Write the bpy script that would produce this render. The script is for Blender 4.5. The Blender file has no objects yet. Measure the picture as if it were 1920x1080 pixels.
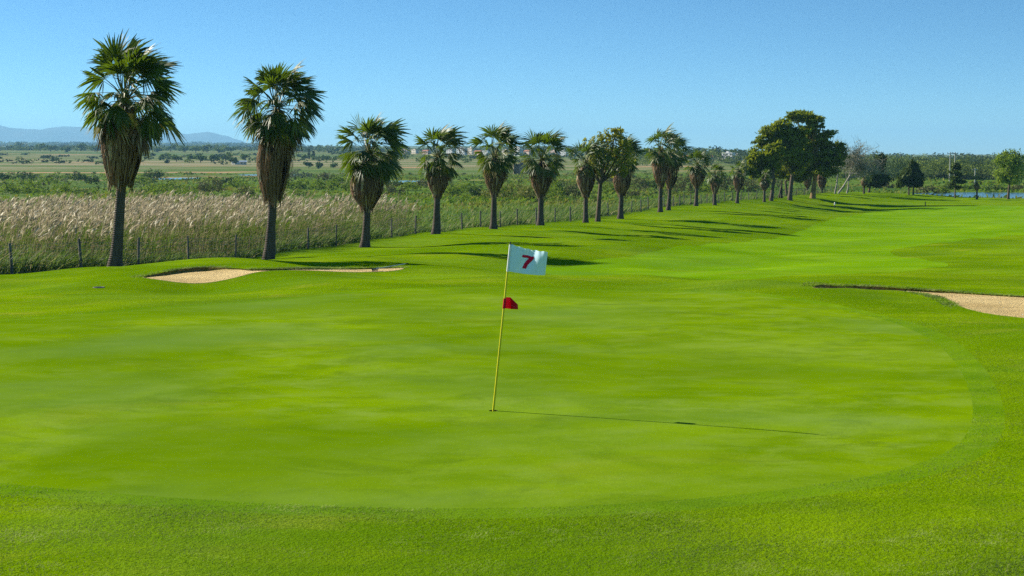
import bpy, math, random
import numpy as np
from mathutils import Vector, geometry

random.seed(7)
RNG = np.random.default_rng(11)
SC = bpy.context.scene
COL = SC.collection
F = 2667.0                      # focal length in photograph pixels (50 mm lens)
CAM_Z = 3.22
PITCH = math.atan(245.0 / F)

# ------------------------------------------------------------------ camera
cd = bpy.data.cameras.new('camera')
cd.sensor_width = 36.0
cd.lens = 50.0
cd.clip_start = 0.1
cd.clip_end = 40000.0
cam = bpy.data.objects.new('camera', cd)
COL.objects.link(cam)
cam.location = (0, 0, CAM_Z)
cam.rotation_euler = (math.pi / 2 - PITCH, 0, 0)
SC.camera = cam

# ------------------------------------------------------------------ sky, sun, exposure
SUN_TO = Vector((-3.5, 1.7, 2.21)).normalized()       # towards the sun
elev = math.asin(SUN_TO.z)
azim = math.atan2(SUN_TO.x, SUN_TO.y)
world = bpy.data.worlds.new('World')
SC.world = world
world.use_nodes = True
wn = world.node_tree.nodes
wl = world.node_tree.links
wn.clear()
sky = wn.new('ShaderNodeTexSky')
sky.sky_type = 'NISHITA'
sky.sun_disc = False
sky.sun_elevation = elev
sky.sun_rotation = azim
sky.altitude = 0.0
sky.air_density = 1.5
sky.dust_density = 0.0
sky.ozone_density = 6.0
stc = wn.new('ShaderNodeTexCoord')
smp = wn.new('ShaderNodeMapping')                      # the clear blue comes down close to the horizon
smp.inputs['Scale'].default_value = (1, 1, 3.5)
smp.inputs['Location'].default_value = (0, 0, 0.045)
wl.new(stc.outputs['Generated'], smp.inputs[0])
wl.new(smp.outputs[0], sky.inputs[0])
tint = wn.new('ShaderNodeMix')
tint.data_type = 'RGBA'
tint.blend_type = 'MULTIPLY'
tint.inputs[0].default_value = 1.0
tint.inputs[7].default_value = (0.83, 0.99, 0.96, 1)
hsv = wn.new('ShaderNodeHueSaturation')
hsv.inputs['Saturation'].default_value = 1.12
wl.new(sky.outputs[0], hsv.inputs['Color'])
wl.new(hsv.outputs[0], tint.inputs[6])
bg = wn.new('ShaderNodeBackground')
bg.inputs['Strength'].default_value = 0.088
wo = wn.new('ShaderNodeOutputWorld')
wl.new(tint.outputs[2], bg.inputs[0])
wl.new(bg.outputs[0], wo.inputs[0])

sl = bpy.data.lights.new('sun', 'SUN')
sl.energy = 5.0
sl.angle = math.radians(0.53)
sl.color = (1.0, 0.93, 0.80)
sun = bpy.data.objects.new('sun', sl)
COL.objects.link(sun)
sun.rotation_euler = (-SUN_TO).to_track_quat('-Z', 'Y').to_euler()
sun.location = (-60, 30, 60)

SC.view_settings.view_transform = 'Standard'
SC.view_settings.look = 'None'
SC.view_settings.exposure = 1.0
SC.view_settings.gamma = 1.0
SC.view_settings.use_curve_mapping = False
SC.cycles.volume_bounces = 0
SC.cycles.use_denoising = False
SC.cycles.max_bounces = 6
SC.cycles.transparent_max_bounces = 8

# ------------------------------------------------------------------ pixel geometry
CP, SP = math.cos(PITCH), math.sin(PITCH)


def ray(px, py):
    u = (px - 960.0) / F
    v = (540.0 - py) / F
    return u, CP + v * SP, -SP + v * CP


def at(px, py, Y):
    dx, dy, dz = ray(px, py)
    t = Y / dy
    return Vector((dx * t, Y, CAM_Z + dz * t))


def px_of(x, y):
    """approximate screen x of a ground point (degrees of turn as pixels)"""
    return 960.0 + F * x / np.maximum(y, 1.0)


# ------------------------------------------------------------------ terrain
# control points: photograph pixel and distance along the view
CTRL = [
    (215, 505, 57), (503, 483, 69), (684, 462, 80), (817, 441, 91), (925, 431, 101), (1013, 423, 111),
    (1098, 416, 121), (1163, 409, 131), (1238, 397, 146), (1305, 387, 165), (1340, 384, 180), (1382, 381, 195),
    (1448, 378, 210), (1483, 376, 217), (1525, 373, 225), (1610, 364, 245), (1705, 365, 262), (1790, 371, 252),
    (1890, 373, 252), (2100, 374, 245), (2600, 380, 220),
    (-60, 514, 52), (0, 513, 53), (100, 511, 55), (0, 551, 38), (-300, 520, 48), (-1000, 530, 44),
    (370, 492, 49), (280, 500, 49), (470, 495, 49), (370, 502, 45.2), (440, 505, 45.2), (370, 531, 40.0), (290, 523, 40.5),
    (470, 512, 42.5), (560, 509, 43.2), (560, 504, 45.0), (620, 500, 46.5), (690, 509, 43.5), (700, 503, 45.2),
    (700, 495, 49), (800, 480, 65), (900, 505, 49.6), (1085, 496, 60), (1078, 461, 74), (1125, 437, 97),
    (1455, 433, 122), (1400, 403, 140), (1565, 391, 213), (1760, 388, 214), (1900, 395, 190), (1700, 410, 160),
    (1900, 425, 125), (2300, 430, 120), (1900, 462, 84), (1500, 470, 82), (1300, 480, 72), (1500, 512, 52),
    (1900, 512, 50), (2300, 515, 50), (1600, 534, 38), (1760, 545, 36), (1920, 555, 34.6), (1560, 540, 35),
    (1640, 542, 34.6), (1800, 572, 31.0), (1920, 596, 28.8), (2200, 560, 35),
]
cp, cz = [], []


def warp(px, Y):
    return np.stack([np.asarray(px, float) / 700.0, 1.9 * np.log(np.maximum(np.asarray(Y, float), 8.0))], -1)


for (a, b, Y) in CTRL:
    p = at(a, b, Y)
    cp.append((960 + F * p.x / Y, Y))
    cz.append(p.z)
for Y in (8, 11, 14, 18, 23, 28, 33.5):                # the putting surface is level
    for a in (-1500, -300, 300, 900, 1500, 2100, 3400):
        if Y > 30 and not (500 < a < 1600):
            continue
        cp.append((a, Y))
        cz.append(0.0 if a < 2000 or Y < 20 else 0.06)
cp = np.array(cp)
CW = warp(cp[:, 0], cp[:, 1])
n = len(CW)
lam = 4e-4


def kern(d2):
    return 0.5 * d2 * np.log(d2 + 1e-9)


A = np.zeros((n + 3, n + 3))
d2 = ((CW[:, None] - CW[None]) ** 2).sum(-1)
A[:n, :n] = kern(d2) + lam * np.eye(n)
A[:n, n] = 1
A[:n, n + 1:] = CW
A[n:, :n] = A[:n, n:].T
WGT = np.linalg.solve(A, np.concatenate([np.array(cz), np.zeros(3)]))


def tps(x, y):
    px = np.clip(960 + F * x / np.maximum(y, 8.0), -1500, 3400)
    q = warp(px, y)
    out = np.empty(len(q))
    for s in range(0, len(q), 8000):
        qq = q[s:s + 8000]
        k = kern(((qq[:, None] - CW[None]) ** 2).sum(-1))
        out[s:s + 8000] = k @ WGT[:n] + WGT[n] + qq @ WGT[n + 1:]
    xa, ya = np.asarray(x, float), np.asarray(y, float)
    q = np.sqrt(((xa + 4.0) / 11.0) ** 2 + ((ya - 23.0) / 12.5) ** 2)      # the putting surface is calmer than its banks
    k = np.clip((q - 0.98) / 0.35, 0, 1)
    amp = 0.020 + np.interp(ya, [0, 50, 75, 110, 200, 260], [0.09, 0.095, 0.07, 0.055, 0.07, 0.08]) * k
    roll = (np.sin(xa * 0.62 + 0.9 * np.sin(ya * 0.21)) * np.sin(ya * 0.47 + 0.8 * np.sin(xa * 0.33 + 1.0))
            + 0.6 * np.sin(xa * 0.23 - ya * 0.19 + 2.0) + 0.35 * np.sin(xa * 1.1 + ya * 0.35 + 0.5))
    out += amp * roll * np.clip((ya - 9.0) / 3.0, 0, 1)
    near = np.clip((9.5 - np.asarray(y, float)) / 9.5, 0, 1)
    out += 1.62 * near * near * (3 - 2 * near)            # the bank the photographer stands on
    return out


def seg_dist(x, y, poly, closed=True):
    d = np.full(len(x), 1e18)
    m = len(poly)
    for i in range(m if closed else m - 1):
        ax, ay = poly[i]
        bx, by = poly[(i + 1) % m]
        vx, vy = bx - ax, by - ay
        t = np.clip(((x - ax) * vx + (y - ay) * vy) / (vx * vx + vy * vy + 1e-12), 0, 1)
        d = np.minimum(d, (x - ax - t * vx) ** 2 + (y - ay - t * vy) ** 2)
    return np.sqrt(d)


def inside(x, y, poly):
    r = np.zeros(len(x), bool)
    m = len(poly)
    for i in range(m):
        ax, ay = poly[i]
        bx, by = poly[(i + 1) % m]
        c = ((ay > y) != (by > y)) & (x < (bx - ax) * (y - ay) / (by - ay + 1e-15) + ax)
        r ^= c
    return r


# palm row in the plan and the fence just behind it
ROW = [(215, 57), (503, 69), (684, 80), (817, 91), (925, 101), (1013, 111), (1098, 121), (1163, 131), (1238, 146),
       (1305, 165), (1340, 180), (1382, 195), (1448, 212), (1500, 224), (1560, 240), (1600, 252)]
ROWXY = [((a - 960) / F * Y, Y) for a, Y in ROW]
FENCE = []
rx0 = ROWXY[0]
ext = [(rx0[0] - 9.5, rx0[1] - 22.0)] + ROWXY
for i, (x, y) in enumerate(ext):
    p0 = ext[max(0, i - 1)]
    p1 = ext[min(len(ext) - 1, i + 1)]
    tx, ty = p1[0] - p0[0], p1[1] - p0[1]
    l = math.hypot(tx, ty)
    FENCE.append((x - ty / l * 1.9, y + tx / l * 1.9))
BOUND = []
for i, (x, y) in enumerate(FENCE):
    p0 = FENCE[max(0, i - 1)]
    p1 = FENCE[min(len(FENCE) - 1, i + 1)]
    tx, ty = p1[0] - p0[0], p1[1] - p0[1]
    l = math.hypot(tx, ty)
    BOUND.append((x - ty / l * 0.45, y + tx / l * 0.45))
COURSE = BOUND + [((1640 - 960) / F * 262, 262), ((1705 - 960) / F * 268, 268), ((1790 - 960) / F * 257, 257),
                  ((1890 - 960) / F * 256, 256), ((2100 - 960) / F * 252, 252), (190, 215), (170, 60), (120, -60), (0, -90),
                  (-70, -60), (-48, 0)]
PONDS = [  # name, centre x, centre y, rx, ry, water z, label
    ((1905 - 960) / F * 290, 290, 17.5, 21, -4.45),
    ((332 - 960) / F * 505, 505, 7.5, 19, -4.26),
    ((505 - 960) / F * 610, 610, 13, 18, -4.26),
    ((745 - 960) / F * 445, 445, 9.5, 16, -4.26),
]


def marsh_z(x, y):
    s = np.clip((x / np.maximum(y, 1.0) - 0.02) / 0.14, 0, 1)
    s = s * s * (3 - 2 * s)
    left = np.interp(y, [0, 45, 70, 110, 160, 250, 640, 800, 1000, 1500, 2000, 3000, 5000, 6600, 8500, 19000],
                     [-2.2, -2.6, -2.9, -3.3, -3.7, -4.2, -4.2, -2.0, 1.0, 6.2, 12.0, 20, 40, 56, 20, 20])
    right = np.interp(y, [0, 45, 70, 110, 160, 250, 430, 800, 1500, 3000, 5000, 16000],
                      [-2.2, -2.6, -2.9, -3.3, -3.9, -4.4, -4.2, -3.0, -1.0, 4, 12, 20])
    z = left * (1 - s) + right * s
    k = np.clip((y - 650) / 450, 0, 1)
    z = z + 6.5 * k * k * (3 - 2 * k) * np.exp(-((x / np.maximum(y, 1.0) - 0.135) / 0.055) ** 2)
    z = z + 0.10 * np.sin(x * 0.21 + y * 0.05) * np.sin(y * 0.11 - x * 0.03)
    z = z + np.clip((y - 700) / 800, 0, 1) * 1.2 * np.sin(x * 0.006 + 1.0 + y * 0.002) * np.sin(y * 0.004)
    for (cx, cy, rx, ry, wz) in PONDS:
        q = np.sqrt(((x - cx) / rx) ** 2 + ((y - cy) / ry) ** 2)
        k = np.clip((1.22 - q) / 0.22, 0, 1)
        z = z * (1 - k) + (wz - 0.5) * k
    return z


def H(x, y):
    x = np.atleast_1d(np.asarray(x, float))
    y = np.atleast_1d(np.asarray(y, float))
    ins = inside(x, y, COURSE)
    d = np.zeros(len(x))
    out = ~ins
    m = marsh_z(x, y)
    r = m.copy()
    if ins.any():
        r[ins] = tps(x[ins], y[ins])
    if out.any():
        d[out] = seg_dist(x[out], y[out], COURSE)
        near = out & (d < 5.0)
        if near.any():
            k = np.clip(d[near] / 4.0, 0, 1)
            k = k * k * (3 - 2 * k)
            r[near] = tps(x[near], y[near]) * (1 - k) + m[near] * k
    return r


def hz(x, y):
    return float(H([x], [y])[0])


def hit(px, py, y0=6.0, y1=6000.0):
    """where the view line through a photograph pixel first meets the terrain"""
    Y = np.exp(np.linspace(math.log(y0), math.log(y1), 900))
    dx, dy, dz = ray(px, py)
    t = Y / dy
    zr = CAM_Z + dz * t
    zt = H(dx * t, Y)
    below = np.nonzero(zr < zt)[0]
    if len(below) == 0:
        i = int(np.argmin(zr - zt))
        return Vector((dx * t[i], Y[i], zt[i]))
    i = below[0]
    if i == 0:
        return Vector((dx * t[0], Y[0], zt[0]))
    a, b = zr[i - 1] - zt[i - 1], zt[i] - zr[i]
    k = a / (a + b + 1e-12)
    yy = Y[i - 1] * (1 - k) + Y[i] * k
    xx = dx * yy / dy
    return Vector((xx, yy, hz(xx, yy)))


# ------------------------------------------------------------------ node helpers
class NT:
    def __init__(self, name):
        self.m = bpy.data.materials.new(name)
        self.m.use_nodes = True
        self.t = self.m.node_tree
        self.t.nodes.clear()
        self.out = self.t.nodes.new('ShaderNodeOutputMaterial')

    def n(self, kind, **kw):
        nd = self.t.nodes.new(kind)
        for k, v in kw.items():
            setattr(nd, k, v)
        return nd

    def l(self, a, b):
        self.t.links.new(a, b)

    def put(self, sock, v):
        if hasattr(v, 'is_output'):
            self.l(v, sock)
        elif isinstance(v, (tuple, list)) and len(v) == 3 and sock.type == 'RGBA':
            sock.default_value = (*v, 1)
        else:
            sock.default_value = v

    def pos(self, scale=(1, 1, 1)):
        g = self.n('ShaderNodeNewGeometry')
        mp = self.n('ShaderNodeMapping')
        mp.inputs['Scale'].default_value = scale
        self.l(g.outputs['Position'], mp.inputs['Vector'])
        return mp.outputs[0]

    def objco(self, scale=(1, 1, 1)):
        g = self.n('ShaderNodeTexCoord')
        mp = self.n('ShaderNodeMapping')
        mp.inputs['Scale'].default_value = scale
        self.l(g.outputs['Object'], mp.inputs['Vector'])
        return mp.outputs[0]

    def noise(self, vec, scale, detail=4, rough=0.6, dist=0.0):
        nd = self.n('ShaderNodeTexNoise')
        nd.inputs['Scale'].default_value = scale
        nd.inputs['Detail'].default_value = detail
        nd.inputs['Roughness'].default_value = rough
        nd.inputs['Distortion'].default_value = dist
        self.l(vec, nd.inputs['Vector'])
        return nd.outputs['Fac']

    def ramp(self, fac, lo, hi):
        r = self.n('ShaderNodeMapRange')
        r.clamp = True
        r.inputs['From Min'].default_value = lo
        r.inputs['From Max'].default_value = hi
        self.put(r.inputs['Value'], fac)
        return r.outputs[0]

    def mix(self, fac, a, b, mode='MIX'):
        m = self.n('ShaderNodeMix', data_type='RGBA', blend_type=mode)
        self.put(m.inputs[0], fac)
        self.put(m.inputs[6], a)
        self.put(m.inputs[7], b)
        return m.outputs[2]

    def math(self, op, a, b=0.5):
        m = self.n('ShaderNodeMath', operation=op)
        self.put(m.inputs[0], a)
        self.put(m.inputs[1], b)
        return m.outputs[0]

    def island(self):
        return self.n('ShaderNodeNewGeometry').outputs['Random Per Island']

    def bsdf(self, col, rough=0.8, spec=0.2, bump=None, bstr=0.3, bdist=0.02, trans=0.0, tcol=None, metal=0.0):
        p = self.n('ShaderNodeBsdfPrincipled')
        self.put(p.inputs['Base Color'], col)
        self.put(p.inputs['Roughness'], rough)
        p.inputs['Specular IOR Level'].default_value = spec
        p.inputs['Metallic'].default_value = metal
        if bump is not None:
            b = self.n('ShaderNodeBump')
            b.inputs['Strength'].default_value = bstr
            b.inputs['Distance'].default_value = bdist
            self.l(bump, b.inputs['Height'])
            self.l(b.outputs[0], p.inputs['Normal'])
        o = p.outputs[0]
        if trans > 0:
            t = self.n('ShaderNodeBsdfTranslucent')
            self.put(t.inputs['Color'], tcol if tcol is not None else col)
            mx = self.n('ShaderNodeMixShader')
            mx.inputs[0].default_value = trans
            self.l(o, mx.inputs[1])
            self.l(t.outputs[0], mx.inputs[2])
            o = mx.outputs[0]
        self.l(o, self.out.inputs['Surface'])
        return self.m


def leaf_mat(name, a, b, c=None, trans=0.35, tcol=None, rough=0.55, spec=0.3, patch=0.0, pc=(0.1, 0.1, 0.02), pscale=0.6):
    t = NT(name)
    r = t.island()
    col = t.mix(r, a, b)
    if c is not None:
        col = t.mix(t.ramp(r, 0.86, 0.9), col, c)
    if patch > 0:
        nz = t.noise(t.pos(), pscale, 2)
        col = t.mix(t.math('MULTIPLY', t.ramp(nz, 0.45, 0.65), patch), col, pc)
    return t.bsdf(col, rough, spec, trans=trans, tcol=tcol if tcol else col)


def turf_mat(name, deep, bright, pale, dry, fine=34.0, bump=0.5, palew=0.6, stretch=(0.42, 1, 1), bdist=0.012, dryw=0.35, speck=0.2, wornw=0.35, greyw=0.15):
    t = NT(name)
    P = t.pos()
    PS = t.pos(stretch)
    n1 = t.noise(PS, 0.70, 7, 0.66, 0.8)
    n2 = t.noise(PS, 1.7, 5, 0.65, 0.3)
    n3 = t.noise(P, 9.0, 4, 0.7)
    n4 = t.noise(P, fine, 3, 0.75)
    vbig = t.noise(t.pos((0.8, 1, 1)), 0.16, 3, 0.55, 0.5)
    big = t.noise(t.pos((0.6, 1, 1)), 0.12, 3, 0.5)
    col = t.mix(t.ramp(n1, 0.39, 0.61), deep, bright)
    col = t.mix(t.math('MULTIPLY', t.ramp(n2, 0.46, 0.70), palew), col, pale)
    col = t.mix(t.math('MULTIPLY', t.ramp(big, 0.50, 0.72), 0.55), col, pale)
    col = t.mix(t.math('MULTIPLY', t.ramp(n3, 0.54, 0.78), dryw), col, dry)
    n5 = t.noise(PS, 0.9, 7, 0.7, 0.9)
    col = t.mix(t.math('MULTIPLY', t.ramp(n5, 0.53, 0.70), 0.75), col, (deep[0] * 0.62, deep[1] * 0.62, deep[2] + 0.010))
    worn = t.noise(t.pos((0.5, 1, 1)), 0.55, 5, 0.65, 0.6)
    col = t.mix(t.math('MULTIPLY', t.ramp(worn, 0.57, 0.68), wornw), col, (0.265, 0.275, 0.030))
    sp = t.ramp(n4, 0.3, 0.7)
    col = t.mix(speck, col, t.mix(sp, (deep[0] * 0.25, deep[1] * 0.28, deep[2] * 0.3), (bright[0] * 1.5, bright[1] * 1.35, bright[2] * 1.6)))
    lush = t.noise(t.pos((0.9, 1, 1)), 0.13, 4, 0.55, 0.6)
    col = t.mix(t.math('MULTIPLY', t.ramp(lush, 0.44, 0.58), 0.62), col, (deep[0] * 0.92, deep[1] * 0.90, 0.001))
    # worn, greyer ground in broad drifts
    col = t.mix(t.math('MULTIPLY', t.ramp(vbig, 0.50, 0.66), greyw), col, (bright[0] * 0.74, bright[1] * 0.76, bright[2] + 0.050))
    hgt = t.math('ADD', t.math('MULTIPLY', n4, 0.7), t.math('MULTIPLY', n3, 0.9))
    return t.bsdf(col, 0.9, 0.0, bump=hgt, bstr=bump, bdist=bdist)


M = {}
M['green'] = turf_mat('green_turf', (0.090, 0.180, 0.001), (0.172, 0.282, 0.002), (0.192, 0.285, 0.042), (0.200, 0.250, 0.014),
                      fine=60, bump=0.45, palew=0.8, bdist=0.007, dryw=0.4, speck=0.34, stretch=(0.7, 1, 1), greyw=0.40, wornw=0.25)
M['collar'] = turf_mat('collar_turf', (0.080, 0.178, 0.003), (0.145, 0.260, 0.003), (0.175, 0.260, 0.024), (0.18, 0.22, 0.02),
                       fine=45, bump=0.7, palew=0.6, bdist=0.012, dryw=0.45, speck=0.30, stretch=(0.6, 1, 1))
M['fairway'] = turf_mat('fairway_turf', (0.100, 0.225, 0.002), (0.158, 0.295, 0.002), (0.190, 0.305, 0.016), (0.19, 0.25, 0.015),
                        fine=16, bump=0.5, palew=0.7, stretch=(0.14, 0.5, 1), bdist=0.03, speck=0.22)
M['rough'] = turf_mat('rough_turf', (0.078, 0.165, 0.001), (0.156, 0.265, 0.001), (0.190, 0.268, 0.008), (0.230, 0.255, 0.018),
                      fine=30, bump=0.8, palew=0.55, stretch=(0.3, 0.7, 1), bdist=0.03, dryw=0.55, speck=0.34, wornw=0.7)


def marsh_material():
    t = NT('marsh_soil_and_herbs')
    P = t.pos((0.45, 1, 1))
    g = t.n('ShaderNodeNewGeometry')
    sx = t.n('ShaderNodeSeparateXYZ')
    t.l(g.outputs['Position'], sx.inputs[0])
    Y = sx.outputs['Y']
    n1 = t.noise(P, 0.045, 5, 0.6, 0.5)
    n2 = t.noise(P, 0.22, 5, 0.65, 0.3)
    n3 = t.noise(t.pos(), 1.4, 4, 0.7)
    col = t.mix(t.ramp(n1, 0.38, 0.62), (0.035, 0.085, 0.003), (0.095, 0.160, 0.006))
    col = t.mix(t.math('MULTIPLY', t.ramp(n2, 0.52, 0.68), 0.6), col, (0.13, 0.135, 0.035))
    tan = t.mix(t.ramp(t.noise(t.pos((0.15, 1, 1)), 0.02, 5, 0.7), 0.38, 0.56), (0.26, 0.215, 0.115), (0.085, 0.130, 0.018))
    yy = t.math('ADD', Y, t.math('MULTIPLY', t.math('SUBTRACT', t.noise(t.pos((0.2, 1, 1)), 0.012, 4), 0.5), 500.0))
    col = t.mix(t.ramp(yy, 600, 800), col, tan)
    far = t.mix(t.ramp(t.noise(t.pos((0.15, 1, 1)), 0.008, 5, 0.7), 0.36, 0.55), (0.185, 0.180, 0.062), (0.055, 0.105, 0.010))
    col = t.mix(t.ramp(yy, 950, 1250), col, far)
    bare = t.math('MULTIPLY', t.ramp(t.noise(t.pos((0.25, 1, 1)), 0.02, 4), 0.60, 0.66), t.ramp(Y, 380, 480))
    col = t.mix(bare, col, (0.40, 0.23, 0.12))
    return t.bsdf(col, 0.9, 0.05, bump=t.math('ADD', n2, n3), bstr=0.6, bdist=0.35)


M['marsh'] = marsh_material()


def sand_material():
    t = NT('bunker_sand')
    P = t.pos((0.5, 1, 1))
    n1 = t.noise(P, 0.8, 4, 0.6)
    n2 = t.noise(P, 5.0, 4, 0.7)
    n3 = t.noise(t.pos(), 45, 3, 0.7)
    col = t.mix(t.ramp(n1, 0.35, 0.65), (0.54, 0.385, 0.150), (0.72, 0.535, 0.235))
    col = t.mix(t.math('MULTIPLY', t.ramp(n2, 0.52, 0.75), 0.5), col, (0.40, 0.27, 0.14))
    return t.bsdf(col, 0.9, 0.1, bump=t.math('ADD', n2, t.math('MULTIPLY', n3, 0.4)), bstr=1.0, bdist=0.16)


M['sand'] = sand_material()
t = NT('bunker_face_soil')
_n = t.noise(t.pos(), 6, 4)
M['lip'] = t.bsdf(t.mix(t.ramp(_n, 0.35, 0.65), (0.13, 0.16, 0.02), (0.32, 0.24, 0.11)), 0.95, 0.05, bump=_n, bstr=0.9, bdist=0.08)
t = NT('pond_water')
_n = t.noise(t.pos((0.6, 2, 1)), 1.6, 3)
M['water'] = t.bsdf((0.012, 0.060, 0.11), 0.10, 0.5, bump=_n, bstr=0.35, bdist=0.06)
t = NT('ochre_mud')
_n = t.noise(t.pos((0.3, 1, 1)), 0.25, 4)
M['mud'] = t.bsdf(t.mix(t.ramp(_n, 0.4, 0.6), (0.36, 0.21, 0.10), (0.16, 0.17, 0.04)), 0.95, 0.05)
t = NT('palm_bark')
_c = t.objco((1, 1, 1))
_w = t.n('ShaderNodeTexWave', wave_type='BANDS', bands_direction='Z')
_w.inputs['Scale'].default_value = 3.6
_w.inputs['Distortion'].default_value = 1.8
_w.inputs['Detail'].default_value = 3
t.l(_c, _w.inputs['Vector'])
_n = t.noise(t.objco((1, 1, 0.25)), 9, 4, 0.7)
_cc = t.mix(t.ramp(_n, 0.3, 0.7), (0.058, 0.047, 0.037), (0.150, 0.122, 0.095))
_cc = t.mix(t.math('MULTIPLY', _w.outputs['Fac'], 0.35), _cc, (0.055, 0.048, 0.042))
M['bark'] = t.bsdf(_cc, 0.9, 0.1, bump=t.math('ADD', _w.outputs['Fac'], _n), bstr=0.7, bdist=0.03)
t = NT('tree_bark')
_n = t.noise(t.objco((1, 1, 0.3)), 5, 4, 0.7)
M['wood'] = t.bsdf(t.mix(t.ramp(_n, 0.3, 0.7), (0.06, 0.048, 0.035), (0.16, 0.125, 0.085)), 0.9, 0.1, bump=_n, bstr=0.6, bdist=0.05)
t = NT('pale_bark')
_n = t.noise(t.objco((1, 1, 0.5)), 3, 4, 0.7)
M['palewood'] = t.bsdf(t.mix(t.ramp(_n, 0.35, 0.65), (0.20, 0.185, 0.15), (0.40, 0.38, 0.33)), 0.85, 0.1)
t = NT('ochre_bark')
_n = t.noise(t.objco((1, 1, 0.5)), 2, 4, 0.7)
M['ochrewood'] = t.bsdf(t.mix(t.ramp(_n, 0.35, 0.65), (0.13, 0.09, 0.05), (0.36, 0.24, 0.08)), 0.9, 0.1)

M['twig'] = leaf_mat('grey_twigs', (0.17, 0.17, 0.11), (0.34, 0.33, 0.24), trans=0.0, spec=0.05)
M['frond'] = leaf_mat('green_fan_frond', (0.020, 0.050, 0.003), (0.060, 0.102, 0.006), (0.16, 0.17, 0.02), trans=0.28,
                      tcol=(0.13, 0.21, 0.008), rough=0.5, spec=0.35)
M['frondy'] = leaf_mat('yellowing_fan_frond', (0.12, 0.15, 0.015), (0.22, 0.20, 0.03), (0.30, 0.24, 0.08), trans=0.3, rough=0.5, spec=0.35)
M['dead'] = leaf_mat('dead_frond', (0.10, 0.060, 0.032), (0.285, 0.180, 0.100), (0.44, 0.34, 0.22), trans=0.1, rough=0.85, spec=0.1)
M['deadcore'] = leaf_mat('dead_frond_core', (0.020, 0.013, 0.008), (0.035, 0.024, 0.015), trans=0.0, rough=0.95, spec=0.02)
M['petiole'] = leaf_mat('frond_stalk', (0.10, 0.12, 0.03), (0.20, 0.17, 0.06), trans=0.0, rough=0.5, spec=0.3)

M['conifer'] = leaf_mat('dark_feathery_foliage', (0.105, 0.155, 0.003), (0.260, 0.300, 0.010), trans=0.58, patch=0.6, pc=(0.30, 0.33, 0.010), pscale=0.35, spec=0.1)
M['pine'] = leaf_mat('dark_pine_foliage', (0.030, 0.062, 0.009), (0.085, 0.125, 0.012), trans=0.3, spec=0.1)
M['willow'] = leaf_mat('pale_olive_foliage', (0.17, 0.205, 0.015), (0.30, 0.30, 0.035), trans=0.5, spec=0.1)
M['poplar'] = leaf_mat('fresh_spring_foliage', (0.15, 0.25, 0.012), (0.28, 0.36, 0.03), trans=0.45, spec=0.1)
M['sh_dark'] = leaf_mat('dark_shrub_foliage', (0.024, 0.060, 0.004), (0.070, 0.115, 0.010), trans=0.28, spec=0.1)
M['sh_green'] = leaf_mat('green_shrub_foliage', (0.080, 0.150, 0.003), (0.195, 0.270, 0.008), trans=0.45, spec=0.1)
M['sh_olive'] = leaf_mat('olive_shrub_foliage', (0.075, 0.090, 0.02), (0.15, 0.145, 0.042), trans=0.25, spec=0.1)
M['sh_yellow'] = leaf_mat('yellowish_shrub_foliage', (0.11, 0.15, 0.012), (0.25, 0.24, 0.045), trans=0.3, spec=0.1)
M['sh_grey'] = leaf_mat('grey_green_reed_foliage', (0.09, 0.13, 0.06), (0.15, 0.18, 0.095), trans=0.25, spec=0.1)
M['far'] = leaf_mat('far_wood_foliage', (0.028, 0.060, 0.012), (0.080, 0.122, 0.020), trans=0.25, patch=0.5, pc=(0.115, 0.135, 0.035), pscale=0.03, spec=0.05)
M['far_light'] = leaf_mat('far_light_foliage', (0.085, 0.135, 0.012), (0.19, 0.235, 0.035), trans=0.3, spec=0.05)
M['far_dark'] = leaf_mat('far_dark_foliage', (0.016, 0.038, 0.010), (0.045, 0.075, 0.015), trans=0.2, spec=0.05)
M['fartree'] = leaf_mat('field_tree_foliage', (0.050, 0.105, 0.008), (0.13, 0.19, 0.016), trans=0.35, spec=0.1)
M['reed'] = leaf_mat('reed_stem_and_leaf', (0.055, 0.120, 0.006), (0.150, 0.220, 0.018), (0.28, 0.25, 0.10), trans=0.42, spec=0.1)
M['reeddry'] = leaf_mat('dry_reed_stem', (0.24, 0.195, 0.095), (0.40, 0.325, 0.19), trans=0.3, spec=0.1)
M['plume'] = leaf_mat('reed_plume', (0.24, 0.21, 0.125), (0.47, 0.39, 0.27), (0.74, 0.67, 0.52), trans=0.48, rough=0.9, spec=0.05)
M['tallgrass'] = leaf_mat('tall_grass_blade', (0.070, 0.140, 0.012), (0.165, 0.235, 0.040), (0.31, 0.28, 0.12), trans=0.42, spec=0.1)
M['herb'] = leaf_mat('marsh_herb', (0.055, 0.125, 0.002), (0.165, 0.245, 0.005), (0.21, 0.20, 0.02), trans=0.42, patch=0.8, pc=(0.17, 0.15, 0.03), pscale=0.035, spec=0.05)
t = NT('mown_grass_blade')
_r = t.island()
_c = t.mix(t.ramp(t.math('FRACT', t.math('MULTIPLY', _r, 7.31), 0.0), 0.0, 1.0), (0.068, 0.150, 0.002), (0.215, 0.330, 0.006))
_c = t.mix(t.math('MULTIPLY', t.ramp(_r, 0.66, 0.70), 0.75), _c, (0.150, 0.200, 0.070))
_c = t.mix(t.math('MULTIPLY', t.ramp(t.noise(t.pos((0.45, 1, 1)), 0.42, 4, 0.6, 0.4), 0.45, 0.57), 0.85), _c, (0.120, 0.172, 0.048))
_c = t.mix(t.math('MULTIPLY', t.ramp(t.noise(t.pos((0.6, 1, 1)), 0.9, 5, 0.65, 0.5), 0.50, 0.62), 0.65), _c, (0.225, 0.365, 0.003))
_c = t.mix(t.math('MULTIPLY', t.ramp(t.noise(t.pos((0.6, 1, 1)), 1.9, 5, 0.7, 0.6), 0.545, 0.63), 0.85), _c, (0.40, 0.46, 0.13))
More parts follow.
